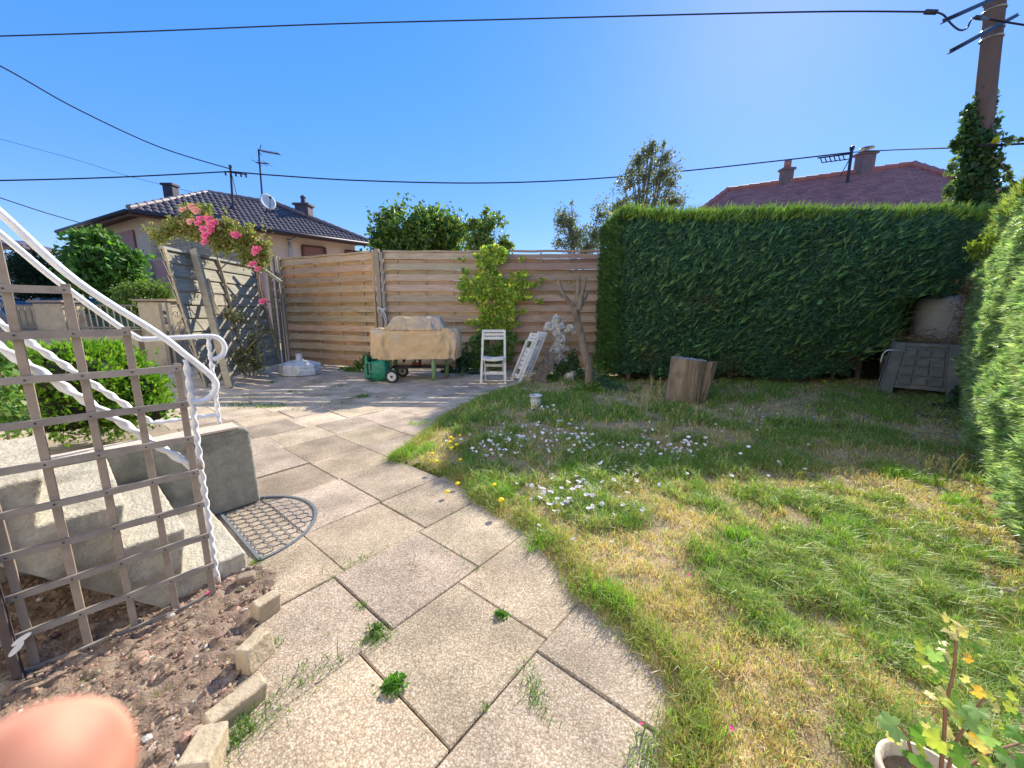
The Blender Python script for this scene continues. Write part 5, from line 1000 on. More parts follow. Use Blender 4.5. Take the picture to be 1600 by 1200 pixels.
# white bindweed flowers in the lawn, each one an object
mb = MB(); K = 10
prf = [(.002, .0), (.004, .012), (.012, .022), (.019, .026)]
mb.lathe((0, 0, 0), prf, K, cap=False); me_o = mb.build('bindweed_flower', mat('white_petal', (.80, .76, .80), (.88, .85, .88), 30, .6), None, smooth=True, fixn=False); proto = me_o
def zone(n, cx, cy, sx_, sy_): return list(zip(rng.normal(cx, sx_, n), rng.normal(cy, sy_, n)))
fl = zone(16, 850, 690, 90, 25)+zone(16, 1050, 700, 90, 25)+zone(10, 950, 800, 60, 30)+zone(34, 800, 700, 30, 9)+zone(22, 770, 712, 18, 8)+zone(40, 865, 685, 35, 13)+zone(12, 850, 650, 20, 8)+zone(28, 900, 712, 30, 10)+zone(52, 1035, 712, 45, 9)+zone(14, 1100, 700, 40, 10)+zone(38, 890, 780, 44, 13)+zone(16, 900, 800, 34, 14)+zone(18, 980, 760, 50, 12)+zone(8, 1170, 655, 40, 10)+zone(5, 1210, 745, 30, 10)
fl += [(897, 857), (957, 863), (990, 800), (1000, 815), (1002, 808), (832, 650), (1185, 650), (735, 690), (745, 715), (1080, 680), (1015, 670), (1260, 705), (1212, 660), (1270, 660)]
placed = 0
for (x, y) in fl:
    if not (620 < x < 1300 and 640 < y < 880): continue
    p = G(x, y); 
    if not lawn_region(np.array([p[0]]), np.array([p[1]]))[0]: continue
    o = proto if placed == 0 else proto.copy()
    if placed: col.objects.link(o)
    o.location = (p[0], p[1], float(zlawn(p[0], p[1]))+random.uniform(.02, .045)); o.rotation_euler = (random.uniform(-.1, .7), random.uniform(-.5, .5), random.uniform(0, 6)); k = random.uniform(.48, .85)*(1 if y > 700 else 1.15); o.scale = (k, k, k)
    tag(o, 'small white bindweed flower open in the lawn', 'flower', 'white bindweed flowers in the lawn'); placed += 1
print('flowers', placed)
mb = MB(); mb.lathe((0, 0, 0), [(.002, 0), (.014, .002), (.018, .008), (.013, .015), (.004, .018)], 12); mb.tube([(0, 0, 0), (.004, 0, -.05), (0, 0, -.10)], .0015, 5)
proto2 = mb.build('yellow_flower', mat('yellow_petal', (.85, .55, .01), (.9, .66, .03), 40, .6), None, smooth=True)
YL = [((675, 710), 'yellow flower leftmost in the cluster at the lawn corner'), ((682, 722), 'yellow flower lowest of the left pair at the lawn corner'), ((702, 692), 'yellow flower at the left of the upper cluster by the patio corner'), ((704, 685), 'yellow flower uppermost left of the tight cluster'), ((709, 687), 'yellow flower touching the uppermost ones of the cluster'), ((719, 681), 'single yellow flower at the top right of the cluster'), ((706, 701), 'yellow flower at the bottom of the upper cluster'), ((714, 696), 'yellow flower at the right of the upper cluster'), ((720, 719), 'yellow flower alone right of the cluster, in longer grass'), ((715, 757), 'yellow flower low at the edge of the slab'), ((783, 783), 'yellow flower in the green tuft by the slab edge'), ((699, 770), 'small yellow flower lying out over the slab'), ((772, 759), 'faint yellow flower among the sunlit tufts'), ((893, 657), 'tiny yellow flower in the shaded lawn'), ((1262, 605), 'tiny yellow flower at the foot of the dark hedge'), ((1288, 596), 'tiny yellow flower in the gap under the hedge')]
for i, (px, lab) in enumerate(YL):
    o = proto2 if i == 0 else proto2.copy()
    if i: col.objects.link(o)
    zz = .03 if px in ((715, 757), (699, 770)) else .075; o.location = G(*px, zz); k = random.uniform(.85, 1.15); o.scale = (k, k, k); tag(o, lab, 'flower', 'yellow flowers')
# potted currant at the lower right
pc = G(1448, 1262, .10); pc = np.array([pc[0], pc[1], 0]); PP = empty('potted_plant', pc, 'young currant bush with yellowing leaves in a pale terracotta pot in the foreground', 'potted plant')
mb = MB(); mb.lathe(pc, [(.055, 0), (.075, .12), (.080, .135), (.088, .137), (.090, .165), (.080, .167), (.076, .13)], 30); mb.build('pot', mat('pale_terracotta', (.50, .40, .33), (.66, .58, .50), 12, .8, .3, 60), PP, smooth=True)
mb = MB(); mb.lathe(pc, [(.074, .135), (.03, .140), (.005, .142)], 24); mb.build('pot_soil', MATS['bed_soil'], PP)
stems = [[pc+[.02, 0, .12], P(1475, 1150, pc[1]), P(1478, 1100, pc[1]-.0), P(1490, 1050, pc[1]), P(1494, 1000, pc[1]), P(1496, 972, pc[1])],
         [pc+[.03, 0, .12], P(1488, 1175, pc[1]+.02), P(1505, 1140, pc[1]+.02), P(1530, 1100, pc[1]+.02), P(1542, 1088, pc[1]+.02)],
         [pc+[.04, .02, .12], P(1540, 1180, pc[1]+.05), P(1580, 1165, pc[1]+.08), P(1600, 1160, pc[1]+.1)],
         [pc+[-.02, 0, .12], P(1420, 1160, pc[1]), P(1400, 1130, pc[1])]]
parts('stem', [(smooth_path(q, 5), list(np.linspace(.0038, .0018, (len(q)-1)*5+1)), 7) for q in stems], mat('brown_stem', (.18, .09, .06), (.28, .16, .10), 30, .7), PP)
def biglobed(c, r, nrm, up_):      # lobed currant leaf, slightly cupped, five lobes
    nrm = nrm/np.linalg.norm(nrm); a = up_-nrm*np.dot(up_, nrm); a /= np.linalg.norm(a); b = np.cross(nrm, a); V_ = [c]; K = 30
    for i in range(K):
        t = 2*math.pi*i/K; q = (1.0 if abs(math.sin(t/2)) < .97 else .35)*(.70+.25*abs(math.cos(2.5*t))**.8+.05*math.cos(15*t)); V_.append(c+(a*math.cos(t)+b*math.sin(t))*r*q+nrm*r*(-.22*q*q+.07*math.cos(5*t)))
    return V_, [(0, i+1, (i+1) % K+1) for i in range(K)]
lf = [(1398, 1135, .030, 0), (1385, 1128, .02, 0), (1450, 1155, .034, 1), (1425, 1180, .034, 1), (1440, 1195, .03, 1), (1455, 1135, .022, 0), (1440, 1010, .017, 2), (1460, 1022, .018, 0), (1478, 1030, .016, 0), (1466, 1042, .015, 1), (1470, 1000, .016, 0), (1485, 990, .015, 3), (1500, 985, .016, 3), (1510, 995, .018, 2), (1522, 1010, .018, 1), (1508, 1018, .014, 2), (1495, 972, .014, 3), (1480, 965, .012, 3), (1475, 1085, .018, 3), (1485, 1100, .018, 2), (1500, 1115, .03, 0), (1512, 1125, .024, 0), (1527, 1080, .014, 4), (1545, 1090, .012, 3), (1470, 1125, .014, 2), (1480, 1140, .022, 3), (1515, 1150, .024, 3), (1530, 1160, .022, 4), (1545, 1150, .022, 0), (1560, 1165, .024, 1), (1575, 1140, .02, 1), (1590, 1145, .022, 1), (1585, 1060, .014, 2), (1592, 1070, .016, 2), (1580, 1105, .014, 2), (1570, 1180, .026, 0), (1500, 1180, .026, 1), (1535, 1190, .026, 0), (1595, 1190, .026, 1), (1490, 1048, .012, 2), (1460, 1060, .012, 2), (1512, 1028, .011, 4), (1590, 1120, .016, 1), (1440, 1170, .02, 2)]
lf = lf+[(x+random.uniform(-28, 28), y+random.uniform(-18, 26), r_*random.uniform(.55, .9), random.choice((c_, c_, 2, 3))) for x, y, r_, c_ in lf]
CL = [(.26, .42, .14), (.12, .27, .04), (.42, .50, .08), (.60, .55, .24), (.70, .42, .07)]
for (x, y, r_, c_) in lf:
    Yl = pc[1]+random.uniform(-.03, .06); V_, F_ = biglobed(P(x, y, Yl), r_*.9, np.array([random.uniform(-.6, .6), random.uniform(-.9, .1), random.uniform(.3, 1)]), np.array([random.uniform(-1, 1), random.uniform(-.5, .5), random.uniform(-1, .4)]))
    fast('leaf', np.array(V_), np.array(F_), leafmat('currant_leaf', .4, .45, .4), PP, np.tile(np.array([CL[c_]])*random.uniform(.8, 1.2), (len(V_), 1)), smooth=True, local=pc)
# ================================================================= NEIGHBOUR HOUSES
def roof_tiles(poly, tw, tl, parent, m, name='roof_tiles', bump=.03, cc=(1, 1, 1), arch=True):
    """lay individual tiles in courses over a planar roof face; poly[0]-poly[1] is the eaves edge."""
    P0, P1 = np.array(poly[0]), np.array(poly[1]); e = P1-P0; L_ = np.linalg.norm(e); e /= L_; q = np.mean(np.array(poly[2:]), 0)-P0; n = np.cross(e, q); n /= np.linalg.norm(n)
    if n[2] < 0: n = -n
    u = np.cross(n, e);
    if u@q < 0: u = -u
    pl = [((np.array(p)-P0)@e, (np.array(p)-P0)@u) for p in poly]; hmax = max(p[1] for p in pl); mb = MB(); r = 0; v = 0
    smin, smax = min(p[0] for p in pl), max(p[0] for p in pl)
    while v < hmax-.05:
        s = smin+(tw/2 if (not arch and r % 2) else 0)
        while s < smax:
            cx, cy = s+tw/2, v+tl/2
            if inpoly(np.array([cx]), np.array([cy]), pl)[0]:
                k = 1+random.uniform(-.15, .15); c = tuple(k*x for x in cc); K = 4 if arch else 1; vs = []
                for vv_, lift in ((v-.02, bump*.9), (v+tl, .004)):
                    for i in range(K+1):
                        a = i/K; h = (bump*math.sin(math.pi*a*1.0) if arch else 0)+lift; vs.append(P0+e*(s+tw*a*(1 if arch else .97))+u*min(vv_, hmax)+n*h)
                vs2 = [P0+e*(s+tw*i/K*(1 if arch else .97))+u*(v-.02)+n*(.0) for i in range(K+1)]
                fs = [(i, i+1, K+1+i+1, K+1+i) for i in range(K)]+[(2*K+2+i, 2*K+2+i+1, i+1, i) for i in range(K)]
                mb.add(vs+vs2, fs, c)
            s += tw
        v += tl; r += 1
    return mb.build(name, m, parent, fixn=False)
def wallq(mb, a, b, z0, z1, th=-.2):
    a = np.array([a[0], a[1], 0]); b = np.array([b[0], b[1], 0]); mb.prism([a+UP*z0, b+UP*z0, b+UP*z1, a+UP*z1], np.cross((b-a)/np.linalg.norm(b-a), UP)*th)
ZE = 4.2; Nc = G(201, 327, ZE); Rc = G(583, 380, ZE); Lc = G(92, 360, ZE); Bc = Lc+(Rc-Nc); r1 = G(325, 302, 5.55); r2h = G(431, 319, 5.55)
HL = empty('bungalow', (*((Nc+Rc)/2)[:2], 0), 'beige bungalow with dark tiled hip roof, chimneys and closed brown shutters', 'house')
M_tile = mat('dark_roof_tile', (.075, .058, .065), (.14, .11, .115), 3, .6, .2, 60, attr=True, spec=.5)
M_soff = mat('brown_soffit', (.12, .055, .045), (.16, .08, .06), 10, .7)
roof_tiles([Nc, Rc, r2h, r1], .18, .235, HL, M_tile, 'front_roof', .035); 
mb = MB()
for f in ([Nc, Rc, r2h], [Nc, r2h, r1], [Nc, Lc, r1], [Rc, Bc, r2h], [Lc, Bc, r2h], [Lc, r2h, r1]): mb.add([p-UP*.03 for p in f], [(0, 1, 2)])
mb.build('roof', M_tile, HL)
mb = MB()
for a, b in ((Nc, r1), (r1, r2h), (r2h, Rc)):
    n = int(np.linalg.norm(b-a)/.3)
    for i in range(n): mb.tube([a+(b-a)*i/n+UP*.05, a+(b-a)*(i+1.06)/n+UP*.04], [.085, .07], 8)
mb.build('ridge_tiles', mat('ridge_tile', (.20, .16, .17), (.30, .25, .25), 8, .5), HL)
inw = lambda p, q, k: p+(q-p)*k
ctr = (Nc+Rc+Lc+Bc)/4
w0, w1, w2, w3 = [(ctr+(p-ctr)*s_)*[1, 1, 0] for p, s_ in ((Nc, .88), (Rc, .92), (Lc, .86), (Bc, .9))]
mb = MB(); mb.add([Nc-UP*.03, Rc-UP*.03, Bc-UP*.03, Lc-UP*.03], [(0, 1, 2, 3)]); 
for a, b in ((Nc, Rc), (Nc, Lc)): mb.bar(a-UP*.10, b-UP*.10, .03, .16, up=UP)
mb.build('soffit', M_soff, HL)
mb = MB()
for a, b in ((Nc, Rc), (Nc, Lc)):
    o_ = (a+b)/2-ctr; o_[2] = 0; o_ /= np.linalg.norm(o_); mb.tube([a+o_*.07-UP*.06, b+o_*.07-UP*.06], .065, 10)
mb.build('gutter', M_dark, HL, smooth=True)
M_hw = mat('house_render', (.66, .49, .33), (.73, .56, .40), 5, .95, .2, 60); M_hw2 = mat('house_render_pale', (.72, .56, .45), (.78, .62, .51), 5, .95, .2, 60)
k = .44; wm = w0+(w1-w0)*k
mb = MB(); wallq(mb, w0, wm, 0, ZE-.05); wallq(mb, w2, w0, 0, ZE-.05); mb.build('wall', M_hw, HL)
io = (ctr-(w0+w1)/2); io[2] = 0; io /= np.linalg.norm(io)
mb = MB(); wallq(mb, wm+io*.5, w1+io*.5, 0, ZE-.05); mb.build('wall', M_hw2, HL); mb = MB(); wallq(mb, wm+io*.02, wm+io*.5, 0, ZE-.05, .15); mb.build('wall', M_hw, HL)
dw = (w1-w0); dw[2] = 0; dw /= np.linalg.norm(dw); ow = -io
def onwall(x, off_=.03, which=0):    # position on the front wall plane at image column x
    A_ = (w0 if which == 0 else wm+io*.5)+ow*off_; r = ray(x, 400); M_ = np.array([[r[0], -dw[0]], [r[1], -dw[1]]]); t, s = np.linalg.solve(M_, A_[:2]); return np.array([A_[0]+dw[0]*s, A_[1]+dw[1]*s, 0]), t
def zat(t, x, y): r0 = ray(x, 400); Yh = r0[1]*t; return P(x, y, Yh)[2]
for (x0, x1, y0, y1) in ((473, 508, 383, 402), (540, 562, 391, 405)):
    a, t = onwall(x0, .05, 1); b, t2 = onwall(x1, .05, 1); z1 = zat(t, x0, y0); z0 = z1-1.4
    mb = MB(); wallq(mb, a+dw*.05, b-dw*.05, z0+.05, z1-.05, -.03); wv = mb.build('shutter', mat('shutter', (.26, .12, .09), (.33, .16, .12), 3, .6, .3, 3, stretch=(.1, .1, 12)), HL)
    mb = MB()
    for p_, q_ in ((a+UP*z1, b+UP*z1), (a+UP*z0, b+UP*z0)): mb.bar(p_+ow*.02, q_+ow*.02, .08, .07, up=UP)
    for p_ in (a, b): mb.bar(p_+UP*z0+ow*.02, p_+UP*z1+ow*.02, .07, .08, up=ow)
    sub(mb, 'frame', M_soff, wv)
a, t = onwall(453, .08, 1); ztop = zat(t, 453, 366)
mb = MB(); mb.tube(smooth_path([a+UP*(ztop+.12)+ow*.45+dw*.35, a+UP*(ztop+.02)+ow*.45+dw*.35, a+UP*(ztop-.28)+ow*.06, a+UP*(ztop-.5)+ow*.04, a+UP*.1+ow*.04], 4), .05, 10); mb.build('downpipe', M_galv, HL, smooth=True)
# left wall: window with roller blind, stone-clad corner, pink garage face below
lw = w0-w2; lw[2] = 0; lw /= np.linalg.norm(lw); lo = np.cross(lw, UP)
if lo@(-w0) < 0: lo = -lo
def onleft(x, off_=.03):
    A_ = w0+lo*off_; r = ray(x, 400); M_ = np.array([[r[0], lw[0]], [r[1], lw[1]]]); t, s = np.linalg.solve(M_, A_[:2]); return np.array([A_[0]-lw[0]*s, A_[1]-lw[1]*s, 0]), t
zc0, zc1 = P(219, 402, w0[1])[2], P(219, 362, w0[1])[2]; a, t = onleft(187); b, t2 = onleft(215); mb = MB(); wallq(mb, a, b, zc0, P(200, 366, a[1])[2], .04); mb.build('roller_blind', mat('blind', (.38, .17, .13), (.46, .22, .17), 3, .6, .4, 4, stretch=(.1, .1, 14)), HL)
mb = MB(); zc0, zc1 = P(219, 402, w0[1])[2], P(219, 362, w0[1])[2]
for i in range(15):
    for j in range(8):
        z_ = zc0+(zc1-zc0)*i/15; a0 = w0+dw*(.02+.30*j+.12*(i % 2))+ow*.04; kk = 1+random.uniform(-.2, .15); mb.box(a0+dw*.14+UP*(z_+.06), (.27, .05, (zc1-zc0)/15-.02), np.array([dw, ow, UP]), (kk, kk, kk))
mb.build('stone_cladding', mat('cladding', (.42, .38, .31), (.55, .5, .42), 9, .9, .4, 40, attr=True), HL)
M_pink = mat('pink_render', (.50, .26, .23), (.58, .32, .28), 3, .95, .2, 60)
mb = MB(); a = w0-lw*2.2+lo*.10; wallq(mb, a-lw*.1, w0+lo*.10, 0, zc0-.1, -.1); wallq(mb, w0+ow*.12, w0+dw*3+ow*.12, 0, zc0-.1, .1); mb.build('pink_base', M_pink, HL)
def chimney(c, wd, h, par, m, pot=True, capm=None):
    mb = MB(); mb.box(np.array(c)+UP*h/2, (wd, wd*.8, h), None); ch_ = mb.build('chimney', m, par)
    mb = MB(); mb.box(np.array(c)+UP*(h+.04), (wd*1.25, wd*1.05, .08), None)
    if pot: mb.lathe(np.array(c)+UP*(h+.08), [(.10, 0), (.09, .25), (.13, .27), (.02, .38)], 10)
    sub(mb, 'chimney_cap', capm or m, ch_)
pch = P(268, 304, 17.2); chimney((pch[0], 17.2, pch[2]-.3), .40, .62, HL, M_dark, False)
pch = P(475, 327, 17.6); chimney((pch[0], 17.6, pch[2]-.3), .55, .42, HL, mat('slate', (.07, .06, .07), (.12, .10, .11), 8, .7), True)
# aerial, dish, cable mast on the bungalow roof: things that sit on it
YM = 14.7; mb = MB(); b0 = P(364, 322, YM); mb.tube([b0, P(360, 262, YM)], .035, 8); mb.tube([P(362, 272, YM), P(373, 318, YM)], .012, 5)
for k in range(5): mb.tube([P(352+8*k, 268+.8*k, YM), P(353+8*k, 274+.8*k, YM)], .03, 5)
mb.tube([P(350, 268, YM), P(386, 273, YM)], .02, 5); mb.lathe(P(360, 262, YM), [(.05, 0), (.05, .08), (.01, .1)], 8); mb.lathe(b0-[0, 0, .1], [(.14, 0), (.05, .12)], 10)
thing('roof_mast', mb, M_dark, 'thin cable mast on the bungalow roof where the wires meet', 'mast', b0)
YA = 15.2; mb = MB(); b0 = P(411, 322, YA); mb.tube([b0, P(404, 234, YA)], .03, 8)
mb.tube([P(404, 235, YA), P(437, 241, YA+.3)], .022, 5); mb.tube([P(400, 254, YA), P(420, 256, YA)], .022, 5)
for k in range(8): c = P(408+4*k, 235.6+.7*k, YA+.04*k); mb.tube([c-[0, .18, 0], c+[0, .18, 0]], .01, 5)
mb.tube([P(408, 226, YA), P(404, 240, YA)], .012, 5); mb.tube([P(404, 236, YA), P(409, 243, YA)], .012, 5)
for k in range(3): c = P(402+8*k, 254.5+.6*k, YA); mb.tube([c-[0, .3, 0], c+[0, .3, 0]], .01, 5)
thing('tv_aerial', mb, M_dark, 'tall television aerial with two short arms above the bungalow roof', 'aerial', b0)
dc = P(418, 316, YA-.2); axd = np.array([.75, -.62, .35]); axd /= np.linalg.norm(axd); s1 = np.cross(axd, UP); s1 /= np.linalg.norm(s1); s2 = np.cross(s1, axd); mb = MB(); vs = []
for i in range(6):
    r_ = .29*i/5
    for kk in range(24): t = 2*math.pi*kk/24; vs.append(dc+s1*r_*math.cos(t)*.9+s2*r_*1.05*math.sin(t)+axd*(r_**2*.5))
mb.add(vs, [(i*24+k, i*24+(k+1) % 24, (i+1)*24+(k+1) % 24, (i+1)*24+k) for i in range(5) for k in range(24)])
o = thing('satellite_dish', mb, mat('dish_white', (.66, .66, .62), (.74, .73, .70), 5, .5), 'off-white satellite dish under the television aerial', 'satellite dish', dc, smooth=True); o.modifiers.new('t', 'SOLIDIFY').thickness = .02
mb = MB(); mb.tube([dc-s2*.29+axd*.05, dc+axd*.32], .014, 6); mb.tube([dc+axd*.29, dc+axd*.35], .04, 8); mb.tube([dc, dc-axd*.25-UP*.25], .03, 6); sub(mb, 'dish_arm', M_dark, o)

# right-hand house behind the hedge
HRb = empty('tiled_roof_house', (11.2, 16, 0), 'house behind the hedge showing only its reddish brown tiled roof', 'house')
ra, rb = G(1137, 298, 6.0), G(1427, 258, 6.0); rd = rb-ra; rl = np.linalg.norm(rd); rd /= rl; rp = np.cross(rd, UP); 
if rp@ra > 0: rp = -rp
hw, dz = 3.6, 2.6
ea, eb = ra+rp*hw-rd*2.2-UP*dz, rb+rp*hw+rd*2.2-UP*dz; ea2, eb2 = ra-rp*hw-rd*2.2-UP*dz, rb-rp*hw+rd*2.2-UP*dz
M_rt = mat('red_roof_tile', (.42, .14, .11), (.58, .24, .18), 4, .75, .2, 60, attr=True)
roof_tiles([ea, eb, rb, ra], .24, .17, HRb, M_rt, 'front_roof', .022, arch=False)
roof_tiles([eb, eb2, rb], .24, .17, HRb, M_rt, 'hip_roof', .022, arch=False)
mb = MB()
for f in ([ea, eb, rb, ra], [ea2, eb2, rb, ra], [ea, ea2, ra], [eb, eb2, rb]): mb.add([p-UP*.02 for p in f], [tuple(range(len(f)))])
mb.build('roof', M_rt, HRb)
mb = MB()
for a, b in ((ra, rb), (rb, eb), (ra, ea), (rb, eb2)):
    n = int(np.linalg.norm(b-a)/.35)
    for i in range(n): mb.tube([a+(b-a)*i/n+UP*.05, a+(b-a)*(i+1.06)/n+UP*.035], [.10, .085], 8)
mb.build('ridge_tiles', M_rt, HRb)
mb = MB(); cc0 = [p+(-rp if i < 2 else rp)*.5+(rd if i in (0, 3) else -rd)*.5 for i, p in enumerate((ea, eb, eb2, ea2))]
for i in range(4): wallq(mb, cc0[i], cc0[(i+1) % 4], 0, 3.4, .2)
mb.build('wall', M_hw, HRb)
def onridge(x):
    r = ray(x, 280); M_ = np.array([[r[0], -rd[0]], [r[1], -rd[1]]]); t, s = np.linalg.solve(M_, ra[:2]); return ra+rd*s
M_cst = mat('chimney_brick', (.20, .13, .12), (.30, .20, .18), 8, .9, .4, 40)
c = onridge(1228); chimney(c-UP*.3, .36, .72, HRb, M_cst, False); mb = MB(); mb.lathe(c+UP*.50, [(.12, 0), (.12, .28), (.02, .29)], 12); mb.build('chimney_pot', mat('clay_pot', (.5, .2, .14), (.6, .27, .19)), HRb, smooth=True)
c = onridge(1347); chimney(c-UP*.3, .44, .84, HRb, M_cst, False); mb = MB(); mb.lathe(c+UP*.60, [(.06, 0), (.06, .15), (.22, .16), (.20, .18), (.02, .21)], 12); mb.build('chimney_cowl', M_galv, HRb)
YM2 = onridge(1327)[1]-.6; mb = MB(); b0 = P(1324, 285, YM2); mb.tube([b0, P(1331, 234, YM2)], .045, 8); mb.tube([P(1330, 244, YM2), P(1313, 275, YM2)], .014, 5)
mb.tube([P(1278, 247, YM2), P(1332, 240, YM2)], .025, 5)
for k in range(6): q = P(1282+7*k, 246.5-.9*k, YM2); mb.tube([q, q+[.08, 0, -.16]], .016, 5); mb.tube([q+[.08, 0, -.16], q+[.26, 0, -.12]], .016, 5)
mb.lathe(P(1331, 234, YM2), [(.07, 0), (.07, .1), (.01, .13)], 8); thing('roof_mast', mb, M_dark, 'cable mast with a ladder-like aerial on the red tiled roof', 'mast', b0)
# white house at the far left
WH = empty('white_house', (*P(30, 440, 17)[:2], 0), 'pale house with a low-pitched roof at the far left edge', 'house')
Yw = 17; a = P(-160, 400, Yw); b = P(28, 388, Yw); mb = MB(); wallq(mb, a, b, 0, P(20, 395, Yw)[2], -.3); wallq(mb, b, P(118, 406, 20), 0, 3.3, -.3); mb.build('wall', mat('white_render', (.60, .60, .62), (.68, .68, .69), 4, .9, .4, 5, stretch=(.1, .1, 8)), WH)
mb = MB(); q = [P(-160, 372, Yw-.4), P(30, 386, Yw-.4), P(120, 402, 20.5), P(40, 380, 22)]; mb.prism(q, UP*.12); mb.build('roof', M_tile, WH)

# ================================================================= STREET WALL, PILLARS, GATE
YW = 7.9
def pillar(x0, x1, y_top, zb, label, wd=None):
    a, b = P(x0, y_top, YW), P(x1, y_top, YW); wd = b[0]-a[0]; c = np.array([(a[0]+b[0])/2, YW+.22, 0]); mb = MB(); mb.box(c+UP*(a[2]/2-.02), (wd*.88, .42, a[2]-.04))
    o = thing('gate_pillar', mb, M_render, label, 'pillar', c, 'rendered gate pillars', bevel=.01); mb = MB(); mb.box(c+UP*(a[2]), (wd*1.05, .52, .045)); sub(mb, 'cap', mat('pillar_cap', (.30, .22, .16), (.40, .30, .22), 8, .9, .3, 50), o, bevel=.008)
pillar(209, 262, 469, 0, 'tall rendered pillar with a flat cap beside the wrought-iron gate'); pillar(45, 97, 471, 0, 'rendered pillar with a flat cap seen through the lattice')
pa, pb = P(-90, 518, YW)[0], P(210, 518, YW)[0]; zt = P(150, 519, YW)[2]
mb = MB(); mb.box(((pa+pb)/2, YW+.15, zt/2), (pb-pa, .22, zt)); o = thing('street_wall', mb, M_render, 'low rendered garden wall along the street below the railing', 'wall', ((pa+pb)/2, YW+.15, 0)); mb = MB(); mb.box(((pa+pb)/2, YW+.15, zt+.02), (pb-pa, .30, .04)); sub(mb, 'coping', MATS['pillar_cap'], o, bevel=.008)
mb = MB(); mb.box((P(30, 490, YW)[0], YW+.3, .95), (1.05, .1, .65)); thing('low_panel', mb, M_render, 'low rendered panel between the far pillar and the lattice', 'wall', (P(30, 490, YW)[0], YW+.3, 0))
rt = empty('street_railing', ((pa+pb)/2, YW+.15, 0), 'plain metal bar railing on the low street wall', 'railing')
x0, x1 = P(98, 500, YW)[0], P(208, 500, YW)[0]; z0_, z1_ = zt+.06, P(150, 477, YW)[2]
for (xa_, xb_) in ((x0, x1), (P(-90, 500, YW)[0], P(45, 500, YW)[0])):
    for z in (z0_+.03, z1_): mb = MB(); mb.bar((xa_, YW+.12, z), (xb_, YW+.12, z), .03, .03); mb.build('rail', MATS['brown_steel'] if 'brown_steel' in MATS else mat('brown_steel', (.22, .19, .15), (.30, .26, .21), 8, .6), rt)
    k = xa_+.06
    while k < xb_: mb = MB(); mb.tube([(k, YW+.12, z0_), (k, YW+.12, z1_)], .012, 6); mb.build('bar', MATS['brown_steel'], rt); k += .125
# inner steel posts and gate
for (xq, lab) in ((252, 'dark steel gate post against the tall pillar'), (262, 'second, thinner dark gate post next to the pillar')):
    a = P(xq, 475, YW-.15); mb = MB(); mb.box((a[0], YW-.15, 1.32/2), (.075 if xq == 252 else .05, .07, 1.32)); thing('gate_post', mb, mat('brown_steel', (.10, .075, .06), (.15, .11, .09), 8, .6), lab, 'gate post', (a[0], YW-.15, 0), 'steel gate posts')
ga, gb_ = np.array([P(266, 480, YW-.1)[0], YW-.1, 0]), np.array([P(302, 480, YW+.4)[0], YW+.4, 0]); gd = gb_-ga; gl_ = np.linalg.norm(gd); gd /= gl_
gt = empty('iron_gate', ga, 'wrought-iron garden gate with scrollwork behind the leaning panel', 'gate')
mb = MB()
for s in (0, gl_*.5, gl_): mb.bar(ga+gd*s+UP*.08, ga+gd*s+UP*1.25, .03, .03, up=gd)
for z in (.1, .65, 1.25): mb.bar(ga+UP*z, gb_+UP*z, .03, .03)
mb.build('frame', mat('grey_iron', (.20, .20, .20), (.3, .3, .29), 20, .6), gt)
mb = MB()
for cx in (gl_*.25, gl_*.75):
    for cz in (.25, .48, .80, 1.08):
        for sgn in (-1, 1): mb.tube([ga+gd*(cx+sgn*.035+.055*(1-t/9)*math.cos(t)*sgn)+UP*(cz+.09*(1-t/9)*math.sin(t)) for t in np.linspace(0, 7.5, 26)], .008, 5)
mb.build('scrollwork', MATS['grey_iron'], gt)
mb = MB(); 
for k in range(6): mb.box(ga+gd*(gl_*(k+.5)/6)+UP*.1+[0, .03, 0], (.01, .01, .01))
